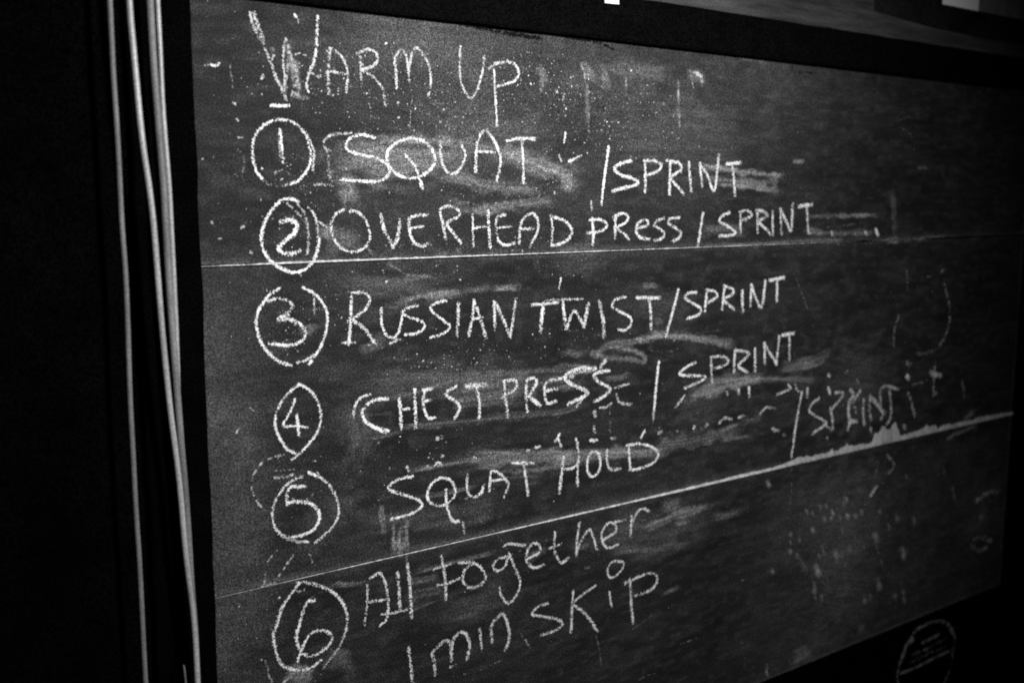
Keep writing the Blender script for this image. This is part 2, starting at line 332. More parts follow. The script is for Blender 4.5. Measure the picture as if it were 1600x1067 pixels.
('circled_number','4',0,[(4.3,0.88,[1252,-1576,1109,-1666,980,-1810,905,-2012,940,-2202,1059,-2405,1197,-2500]),(4.0,0.92,[1252,-1570,1392,-1657,1502,-1817,1554,-2040,1491,-2249,1357,-2394,1225,-2505,1133,-2558])]),
('chalk_digit','4',1,[(3.4,0.95,[1190,-1768,1115,-1932,1018,-2093,1180,-2119,1355,-2155]),(5.1,0.95,[1207,-1970,1222,-2133,1227,-2254])]),
('chalk_word','CHEST',0,[(3.8,0.88,[2293,-1825,2154,-1851,2061,-1951,2033,-2100]),(5.5,0.95,[2572,-1913,2400,-1907,2244,-1959,2165,-2061,2209,-2178,2361,-2296,2564,-2371]),(6.0,0.9,[2330,-2278,2501,-2374,2564,-2365]),(5.7,0.95,[2753,-1934,2779,-2365]),(5.7,0.95,[3001,-1833,3016,-2382]),(3.9,0.92,[2777,-2093,3004,-2097]),(4.9,0.88,[3172,-1851,3137,-2021,3184,-2215,3233,-2271,3334,-2277]),(5.8,0.88,[3139,-1857,3288,-1856]),(4.9,0.8,[3153,-2023,3263,-2006]),(5.5,0.9,[3696,-1864,3541,-1921,3524,-1978,3695,-2080,3756,-2197,3658,-2333]),(8.9,0.85,[3881,-1878,4225,-1900]),(6.1,0.92,[4046,-1902,4106,-2148,4098,-2373])]),
('chalk_word','PRESS, the lower one',0,[(5.8,0.92,[4551,-1870,4583,-2155,4623,-2430]),(5.8,0.88,[4567,-1871,4747,-1877,4797,-1963,4682,-2058,4502,-2119]),(5.9,0.9,[4980,-1914,4964,-2144,4989,-2393]),(6.0,0.88,[4997,-1889,5132,-1889,5166,-1975,5031,-2138]),(7.5,0.9,[5014,-2150,5247,-2342]),(6.1,0.88,[5668,-1944,5423,-1960,5327,-2019,5339,-2214,5391,-2309,5548,-2300]),(6.1,0.82,[5355,-2105,5582,-2108]),(7.8,0.92,[6354,-1857,6060,-1820,5809,-1874,5732,-1965,5901,-2081,6194,-2226,6067,-2297,5797,-2374]),(11.5,0.62,[6317,-1868,6025,-1868,5846,-1934]),(4.7,0.85,[6139,-2277,5959,-2432]),(7.0,0.92,[6654,-1924,6448,-1918,6326,-1969,6432,-2080,6668,-2220,6548,-2323,6344,-2395]),(7.5,0.72,[6557,-1748,6465,-1848])]),
('chalk_slash','slash before SPRINT beside the lower PRESS',0,[(6.3,1,[7752,-1881,7710,-2230,7659,-2742]),(5.1,0.6,[7659,-2742,7638,-2912])]),
('chalk_word','SPRINT beside the lower PRESS',0,[(5.9,0.92,[8629,-1976,8407,-2029,8248,-2130,8439,-2183,8869,-2242,8774,-2312,8379,-2398]),(6.1,0.85,[9011,-1908,9057,-2361]),(5.5,0.85,[9011,-1904,9355,-1939,9460,-2039,9333,-2098,9105,-2126]),(6.9,0.88,[9627,-1853,9616,-2247]),(6.3,0.85,[9627,-1842,9941,-1900,9989,-1966,9742,-2116,9805,-2194,9974,-2278]),(7.1,0.9,[10165,-1868,10186,-2293]),(7.1,0.88,[10412,-1783,10449,-2175]),(7.2,0.85,[10441,-1822,10768,-2194]),(6.6,0.88,[10768,-2194,10824,-1686]),(8.0,0.92,[10908,-1674,11240,-1661]),(7.4,0.9,[11109,-1689,11136,-2145])]),
('chalk_residue','broken remains of rubbed out letters between the fourth and fifth line',0,[(4.4,0.7,[6774,-2217,7083,-2183]),(4.4,0.72,[6815,-2324,6856,-2445,6973,-2503,7149,-2533]),(4.3,0.8,[6458,-2509,6609,-2510,6703,-2457]),(7.5,0.7,[6347,-2559,6355,-2633]),(5.4,0.65,[6343,-2805,6352,-2907]),(6.4,0.8,[6261,-3025,6403,-3039]),(4.1,0.85,[5624,-2832,5536,-2939]),(4.1,0.85,[5589,-2889,5661,-3027]),(3.7,0.85,[5966,-2956,5986,-3059]),(4.9,0.6,[6714,-3044,6810,-3058]),(4.5,0.9,[7460,-3020,7374,-3129]),(4.5,0.8,[5154,-2974,5240,-2981]),(4.0,0.6,[4984,-3005,5035,-3002]),(6.4,0.6,[3365,-2596,3440,-2580]),(6.4,0.72,[3422,-2851,3458,-2862]),(3.6,0.8,[3325,-2980,3376,-2943,3436,-2984]),(5.3,0.75,[2862,-2934,2890,-2990]),(4.7,0.8,[4005,-2970,4030,-2979]),(4.3,0.6,[4285,-2966,4317,-2943]),(3.6,0.6,[3182,-2976,3212,-2976]),(5.3,0.85,[8383,-2526,8160,-2715]),(6.9,0.6,[7787,-3106,7839,-3094]),(4.6,0.5,[7798,-3030,7812,-3071]),(7.2,0.8,[8624,-3129,8651,-3113]),(7.3,0.6,[8931,-3119,8973,-3105]),(5.9,0.4,[8213,-3124,8227,-3136]),(5.6,0.7,[9275,-3123,9417,-3050,9595,-3093]),(5.7,0.65,[9787,-3086,9951,-3061]),(5.9,0.72,[10365,-3085,10546,-2991,10769,-3039]),(7.3,0.78,[10727,-3417,10809,-3475,10904,-3467]),(5.0,0.6,[9455,-2575,9472,-2638]),(6.3,0.75,[9757,-2568,9761,-2650]),(6.4,0.85,[10033,-2567,10048,-2744]),(6.0,0.72,[10818,-2779,11072,-2743,11216,-2705,11130,-2632]),(6.7,0.4,[11055,-3569,11105,-3586])]),
('circled_number','5',0,[(4.0,0.88,[1273,-2816,1102,-2848,943,-2978,846,-3150,830,-3309,885,-3482,1022,-3604,1162,-3679,1319,-3719]),(4.1,0.82,[1361,-2770,1561,-2904,1704,-3080,1782,-3318,1754,-3481,1631,-3626,1421,-3748]),(4.8,0.9,[1360,-2775,1503,-2858])]),
('chalk_digit','5',1,[(4.0,0.92,[1298,-2951,1071,-2940,1031,-3142]),(5.6,0.9,[1099,-2923,1298,-2946]),(5.2,0.92,[1031,-3142,1206,-3141,1377,-3204,1476,-3318,1497,-3433,1411,-3556,1250,-3608,1022,-3613]),(3.6,0.8,[953,-3563,1077,-3643,1219,-3699])]),
('chalk_word','SQUAT, the lower one',0,[(4.9,0.95,[2957,-3081,2729,-3085,2567,-3154,2597,-3231,2790,-3322,3019,-3430,3101,-3539,2917,-3624,2590,-3646]),(4.6,0.92,[3393,-3172,3564,-3224,3667,-3367,3649,-3500,3526,-3585,3354,-3584,3203,-3468,3215,-3306,3324,-3206,3427,-3186]),(5.1,0.9,[3504,-3370,3526,-3630,3611,-3843,3741,-3898]),(4.7,0.9,[3880,-3190,3879,-3388,3914,-3516,4021,-3565,4137,-3517,4173,-3421]),(4.9,0.88,[4283,-3517,4294,-3333,4331,-3215,4497,-3304,4628,-3450,4617,-3542,4553,-3657]),(4.4,0.88,[4294,-3370,4609,-3384]),(5.0,0.92,[4703,-3155,5125,-3219]),(5.5,0.9,[4913,-3187,4971,-3443,5011,-3704]),(4.7,0.6,[3804,-3925,3832,-4084]),(3.8,0.6,[3878,-3555,3842,-3580])]),
('chalk_word','HOLD',0,[(6.2,0.95,[5710,-3208,5672,-3478,5634,-3782]),(5.3,0.82,[5995,-3022,6018,-3238,6001,-3465,6004,-3729]),(4.7,0.88,[5732,-3407,5897,-3416,6032,-3338]),(5.4,0.92,[6333,-3212,6441,-3267,6486,-3441,6433,-3583,6297,-3618,6210,-3498,6220,-3301,6333,-3212]),(5.3,0.92,[6625,-3227,6629,-3429,6705,-3565,6926,-3593]),(5.6,0.92,[7096,-3228,7124,-3436,7151,-3645]),(5.5,0.92,[7051,-3214,7345,-3229,7623,-3320,7786,-3465,7686,-3597,7401,-3650,7128,-3652])]),
('chalk_slash','slash before SPRINT in faint chalk',0,[(6.8,0.896,[11544,-2815,11426,-3323,11306,-4071]),(6.1,0.56,[11337,-2663,11409,-2768,11544,-2815]),(8.3,0.672,[11708,-2768,11710,-2921])]),
('chalk_word','SPRINT in faint chalk',0,[(7.0,0.806,[12078,-2995,11895,-3062,11786,-3203,11980,-3326,12283,-3476,12304,-3535,11917,-3673]),(6.4,0.56,[12287,-3532,12525,-3687]),(7.2,0.728,[12578,-2941,12756,-2949,12815,-3023,12562,-3208,12427,-3292]),(7.9,0.784,[12440,-3227,12516,-3461,12541,-3667]),(10.3,0.784,[13061,-2937,13159,-3039,13026,-3206,13047,-3482,13111,-3605]),(8.8,0.672,[13376,-2995,13170,-3177,13063,-3210]),(7.4,0.448,[13215,-3297,13302,-3468]),(10.3,0.728,[13054,-3574,13313,-3608]),(7.3,0.784,[13092,-3602,13024,-3754]),(8.2,0.728,[13503,-3193,13515,-3448,13562,-3709]),(9.1,0.56,[13705,-3146,13724,-3381,13781,-3621]),(12.2,0.672,[13724,-3149,13924,-3288,14216,-3558]),(9.2,0.448,[14128,-3665,14253,-3539]),(7.7,0.65,[14104,-3379,14059,-3070,14245,-2985,14686,-3103]),(8.5,0.672,[14379,-3105,14458,-3421,14461,-3683,14297,-3828])]),
('chalk_residue','faint cross and dots at the right of the board',0,[(8.2,0.5,[15996,-2620,15985,-2937,16006,-3358]),(14.9,0.72,[15851,-2863,15984,-2925,16245,-2964]),(8.1,0.35,[15187,-3073,15740,-3022]),(8.8,0.55,[15059,-3228,15202,-3461,15355,-3771]),(12.7,0.85,[14984,-2860,15037,-2902]),(12.7,0.5,[14958,-2572,15022,-2614]),(9.9,0.7,[12325,-2569,12361,-2583]),(8.5,0.75,[12343,-2825,12402,-2932]),(10.3,0.5,[13265,-2743,13286,-2779]),(8.7,0.4,[12869,-2545,12906,-2560]),(6.6,0.7,[10587,-2994,10762,-3036]),(8.0,0.8,[10736,-3417,10817,-3460,10914,-3473]),(6.8,0.4,[11081,-3571,11114,-3586]),(8.6,0.4,[12357,-3800,12412,-3841]),(11.1,0.6,[14960,-3915,15026,-3972]),(9.1,0.5,[13773,-3760,13827,-3954]),(8.3,0.4,[16006,-3358,16112,-3345]),(12.1,0.28,[17131,-3179,17237,-3554]),(9.8,0.25,[15301,-2406,15778,-2430,16070,-2334])]),
('circled_number','6',0,[(4.8,0.92,[1174,-4262,1055,-4388,922,-4551,845,-4755,790,-4880]),(4.9,0.95,[790,-4880,806,-5080,870,-5294,995,-5419,1167,-5490,1329,-5492,1458,-5433]),(5.0,0.88,[1145,-4250,1275,-4276,1492,-4382,1668,-4502,1801,-4677,1873,-4868,1870,-5013,1820,-5175]),(3.8,0.62,[1820,-5175,1708,-5350,1491,-5546])]),
('chalk_digit','6',1,[(4.5,0.95,[1393,-4557,1296,-4551,1219,-4680,1156,-4862,1114,-5020,1147,-5177]),(4.5,0.95,[1118,-5348,1206,-5158,1312,-5015,1446,-4998,1579,-5055,1637,-5157,1559,-5266,1407,-5327,1289,-5318,1174,-5249]),(5.7,0.9,[1126,-4910,1113,-5034,1142,-5141])]),
('chalk_word','All',0,[(4.3,0.855,[2198,-4523,2185,-4827,2133,-5100]),(4.4,0.836,[2250,-4438,2391,-4390,2478,-4542,2527,-4850,2494,-5081,2386,-5167]),(3.9,0.855,[2218,-4776,2506,-4800]),(5.8,0.807,[2684,-4448,2702,-4742,2715,-5000]),(5.8,0.855,[2850,-4356,2893,-4816,2902,-5166]),(4.0,0.76,[2421,-5003,2632,-5034,2863,-5036])]),
('chalk_word','together',0,[(5.6,0.79,[3426,-4364,3481,-4737,3496,-5043]),(3.7,0.744,[3276,-4533,3414,-4523,3595,-4516]),(3.7,0.744,[3335,-4784,3516,-4800,3735,-4769]),(5.3,0.818,[3729,-4529,3926,-4562,4071,-4634,4180,-4767,4209,-4885,4088,-4962,3906,-4948,3799,-4824,3828,-4659,3962,-4588]),(4.7,0.79,[4572,-4613,4422,-4623,4347,-4709,4422,-4804,4565,-4762,4648,-4581]),(5.0,0.818,[4641,-4564,4744,-4794,4860,-5046,4822,-5233,4649,-5371,4516,-5242,4459,-5069]),(4.5,0.79,[4553,-4450,4629,-4418,4956,-4506]),(5.1,0.818,[4976,-4740,5232,-4677,5239,-4567,5112,-4509,4995,-4621,4996,-4784,5154,-4915,5353,-4893]),(5.2,0.837,[5551,-4413,5541,-4701,5666,-4933,5831,-4894]),(4.7,0.763,[5448,-4649,5684,-4624]),(5.3,0.837,[6054,-4353,6007,-4629,5998,-4889]),(5.4,0.818,[6009,-4797,6121,-4618,6268,-4512,6356,-4664,6437,-4885]),(5.3,0.818,[6552,-4744,6837,-4649,6812,-4514,6679,-4471,6537,-4605,6553,-4772,6687,-4902,6908,-4885]),(4.5,0.744,[6833,-4483,7048,-4482]),(5.7,0.818,[7192,-4446,7177,-4810]),(6.3,0.79,[7182,-4619,7328,-4402,7465,-4374,7606,-4442])]),
('chalk_word','1',0,[(5.9,0.856,[2845,-5624,2878,-5909,2914,-6228,2926,-6340])]),
('chalk_word','min',0,[(6.1,0.79,[3293,-6165,3278,-5927,3244,-5808,3332,-5738,3490,-5671,3571,-5786,3583,-6026]),(6.2,0.79,[3584,-5853,3632,-5676,3765,-5616,3865,-5705,3908,-5876,3863,-6071]),(3.8,0.558,[3568,-6110,3654,-6103]),(4.9,0.837,[4096,-5653,4139,-6002]),(6.4,0.744,[4326,-5922,4315,-5661,4421,-5558,4534,-5521,4630,-5740,4650,-5941,4580,-6113]),(3.1,0.326,[4882,-5936,5061,-6199])]),
('chalk_word','SKiP',0,[(5.2,0.818,[5414,-5553,5205,-5570,5106,-5668,5327,-5759,5634,-5886,5718,-5999,5533,-6053,5280,-6056]),(5.9,0.818,[5942,-5475,5916,-5758,5907,-6063,5895,-6163]),(4.9,0.79,[6412,-5491,6198,-5558,5944,-5663]),(5.4,0.818,[5966,-5719,6203,-5931,6357,-6129,6469,-6293]),(5.0,0.818,[6723,-5673,6773,-5948]),(4.7,0.79,[6824,-5156,7019,-5221,7007,-5324,6852,-5423,6718,-5411,6672,-5279,6723,-5193,6824,-5156]),(6.9,0.79,[7181,-5549,7218,-5966,7273,-6358]),(5.8,0.818,[7072,-5599,7402,-5552,7683,-5553,7829,-5676,7738,-5829,7503,-5872,7280,-5873])]),
('chalk_residue','dotted outline of an older circle left of number 5',0,[(2.7,0.52,[1015,-2474,779,-2510,640,-2608,558,-2780,587,-2970,677,-3120,729,-3196]),(3.1,0.35,[884,-2673,1050,-2704,1134,-2699]),(4.0,0.5,[880,-2774,1019,-2780,1160,-2771,1273,-2816]),(2.7,0.5,[877,-3756,762,-3854,700,-4059,682,-4192]),(2.8,0.52,[1130,-3808,1040,-3927,938,-4043,835,-4172]),(2.9,0.4,[1330,-3849,1370,-3997,1412,-4076]),(3.1,0.6,[654,-4185,835,-4185]),(3.2,0.4,[671,-5223,688,-5329,704,-5434,752,-5539]),(3.2,0.6,[903,-5603,977,-5553,1019,-5544]),(4.1,0.4,[1142,-4366,1213,-4402,1243,-4376])]),
('chalk_residue','dotted remains along the left edge of the board',0,[(2.7,0.4,[154,2402,238,2412]),(3.1,0.95,[235,2408,308,2406,330,2435]),(2.5,0.3,[473,2459,476,2358,490,2272,490,2164]),(3.5,0.65,[491,1981,519,1976]),(3.2,0.7,[495,1989,513,1964]),(2.1,0.7,[523,1784,555,1767]),(2.1,0.5,[548,1573,617,1567]),(2.2,0.25,[529,1434,607,1292,573,1121,596,990]),(2.9,0.5,[536,473,578,486]),(3.7,0.7,[651,168,670,154]),(3.0,0.6,[385,-2099,416,-2047]),(3.0,0.5,[581,-1816,623,-1849]),(2.9,0.8,[867,2297,895,2333]),(3.6,0.7,[1009,2540,1033,2577])]),
('chalk_residue','faint upright strokes right of UP',0,[(3.5,0.6,[5995,2841,6056,2712,6077,2595]),(5.0,0.36,[6099,2507,6144,2150,6147,1939]),(4.0,0.5,[6056,2698,6156,2704]),(3.6,0.42,[6909,2680,6920,2527]),(4.4,0.4,[8060,2740,8070,2436]),(4.4,0.2,[8070,2436,8106,2197]),(4.4,0.42,[8106,2197,8107,2003]),(7.9,0.55,[8356,2904,8473,2896,8570,2838,8623,2695]),(3.4,0.5,[8342,2887,8411,2650]),(9.0,0.75,[8497,2882,8593,2840]),(4.7,0.3,[5247,2714,5266,2629,5249,2454]),(3.9,0.5,[5649,2303,5668,2392]),(2.6,0.3,[3815,2869,3804,2747]),(2.1,0.4,[3015,2158,2990,1944,2968,1783]),(1.6,0.4,[2356,2070,2389,1916])]),
('chalk_residue','faint curl low at the right',0,[(7.0,0.32,[14570,-1556,14442,-1816,14443,-2085,14493,-2224]),(8.2,0.36,[16184,-964,16457,-1587,16364,-2052,16000,-2362,15363,-2437]),(6.2,0.25,[14768,-651,14826,-1034]),(6.4,0.3,[15518,-773,15617,-800]),(6.5,0.3,[15996,-724,16150,-638]),(9.4,0.4,[14398,-4456,14675,-4704,14599,-4814,14434,-4874]),(6.1,0.25,[14097,-4514,14045,-4880,13908,-5233]),(9.2,0.75,[13910,-5251,14116,-5080]),(16.4,0.4,[18089,-6067,18355,-5998,18988,-6009]),(21.6,0.5,[18021,-6074,18226,-6071]),(14.5,0.38,[17937,-7114,18063,-7024,18411,-7054,18852,-7220]),(14.5,0.42,[17941,-7154,18235,-7330,18618,-7331]),(15.6,0.25,[16977,-5612,17112,-5971]),(23.6,0.28,[18279,-6524,18354,-6577]),(10.9,0.4,[10803,-8081,10839,-8297])]),
('chalk_residue','scattered specks of erased writing at the lower right',0,[(7.1,0.36,[13084,-5175,13118,-5215]),(4.7,0.32,[13011,-5246,13045,-5285]),(5.2,0.48,[12659,-5382,12692,-5421]),(4.1,0.32,[12615,-5490,12648,-5529]),(5.3,0.48,[12900,-5509,12934,-5549]),(7.1,0.48,[13136,-5519,13170,-5559]),(6.0,0.4,[13406,-5586,13441,-5627]),(6.1,0.36,[13617,-5540,13653,-5581]),(5.2,0.32,[12410,-5468,12443,-5507]),(5.1,0.32,[11821,-5181,11853,-5219]),(4.5,0.28,[12024,-5282,12056,-5321]),(5.7,0.24,[12240,-5175,12273,-5213]),(5.2,0.28,[12442,-5195,12475,-5233]),(6.2,0.44,[12046,-5629,12078,-5668]),(4.4,0.24,[11364,-5577,11394,-5615]),(3.9,0.28,[11373,-5739,11404,-5778]),(4.4,0.28,[11384,-5918,11415,-5957]),(4.5,0.28,[11636,-5727,11668,-5766]),(7.5,0.32,[12403,-6112,12436,-6152]),(5.7,0.28,[12282,-6186,12315,-6226]),(10.0,0.4,[12825,-6283,12859,-6324]),(5.9,0.28,[13012,-6339,13046,-6380]),(9.9,0.4,[14133,-6154,14170,-6196]),(5.6,0.28,[14210,-6413,14247,-6456]),(6.3,0.4,[14601,-6017,14639,-6060]),(8.3,0.24,[14879,-5911,14917,-5954]),(6.2,0.36,[14258,-5639,14295,-5681]),(10.3,0.4,[15182,-6683,15222,-6727]),(7.8,0.36,[15194,-6812,15233,-6856]),(9.8,0.52,[12253,-6512,12286,-6553]),(5.7,0.32,[12220,-6389,12253,-6429]),(8.0,0.4,[12169,-6760,12202,-6800]),(6.9,0.4,[12178,-6895,12211,-6936]),(6.4,0.28,[12418,-7085,12451,-7126]),(5.2,0.28,[12213,-7054,12246,-7095]),(10.7,0.4,[14364,-7257,14402,-7301]),(7.4,0.32,[13880,-7498,13917,-7542]),(6.2,0.24,[14070,-7437,14107,-7481]),(7.1,0.32,[15269,-7644,15309,-7689]),(7.2,0.32,[15313,-7800,15353,-7846]),(7.7,0.24,[14978,-7685,15017,-7730]),(6.0,0.28,[13268,-6239,13303,-6280]),(5.5,0.24,[13760,-6322,13796,-6364]),(5.4,0.24,[13159,-6557,13194,-6598]),(4.7,0.28,[12574,-6750,12608,-6792]),(8.5,0.2,[15512,-6065,15552,-6108]),(4.7,0.32,[12878,-6294,12912,-6335]),(5.3,0.4,[10674,-4461,10703,-4496]),(5.4,0.28,[10883,-6213,10913,-6251]),(5.4,0.24,[16587,-5126,16630,-5169]),(5.1,0.2,[15150,-5041,15189,-5082]),(6.3,0.2,[14410,-6789,14448,-6832]),(5.9,0.24,[13001,-5830,13035,-5871]),(5.4,0.176,[13411,-6012,13447,-6053]),(5.0,0.2,[11607,-6046,11639,-6085])]),
('badge_ring','ring',0,[(8.3,0.5,[15330,-9778,15286,-9610,15340,-9412,15450,-9193,15572,-8960,15736,-8843,15872,-8735,16073,-8679,16370,-8665,16676,-8687,16992,-8766]),(14.8,0.7,[15374,-9315,15499,-9100,15600,-8949,15799,-8895]),(8.8,0.5,[16992,-8766,17257,-8906,17437,-9119,17542,-9351,17506,-9603,17490,-9899,17383,-10095,17217,-10323]),(14.0,0.5,[17222,-8879,17407,-9130])]),
('badge_bar','bar',0,[(7.6,0.75,[15398,-9580,15866,-9604,16341,-9591,16828,-9578,17359,-9574])]),
('badge_text','text',0,[(10.2,0.7,[16201,-9081,16411,-9073,16835,-9047]),(9.3,0.5,[15804,-9254,16309,-9264,17133,-9226]),(7.6,0.42,[15789,-9411,16324,-9413,17186,-9425]),(10.1,0.7,[16249,-9266,16370,-9271])]),
]
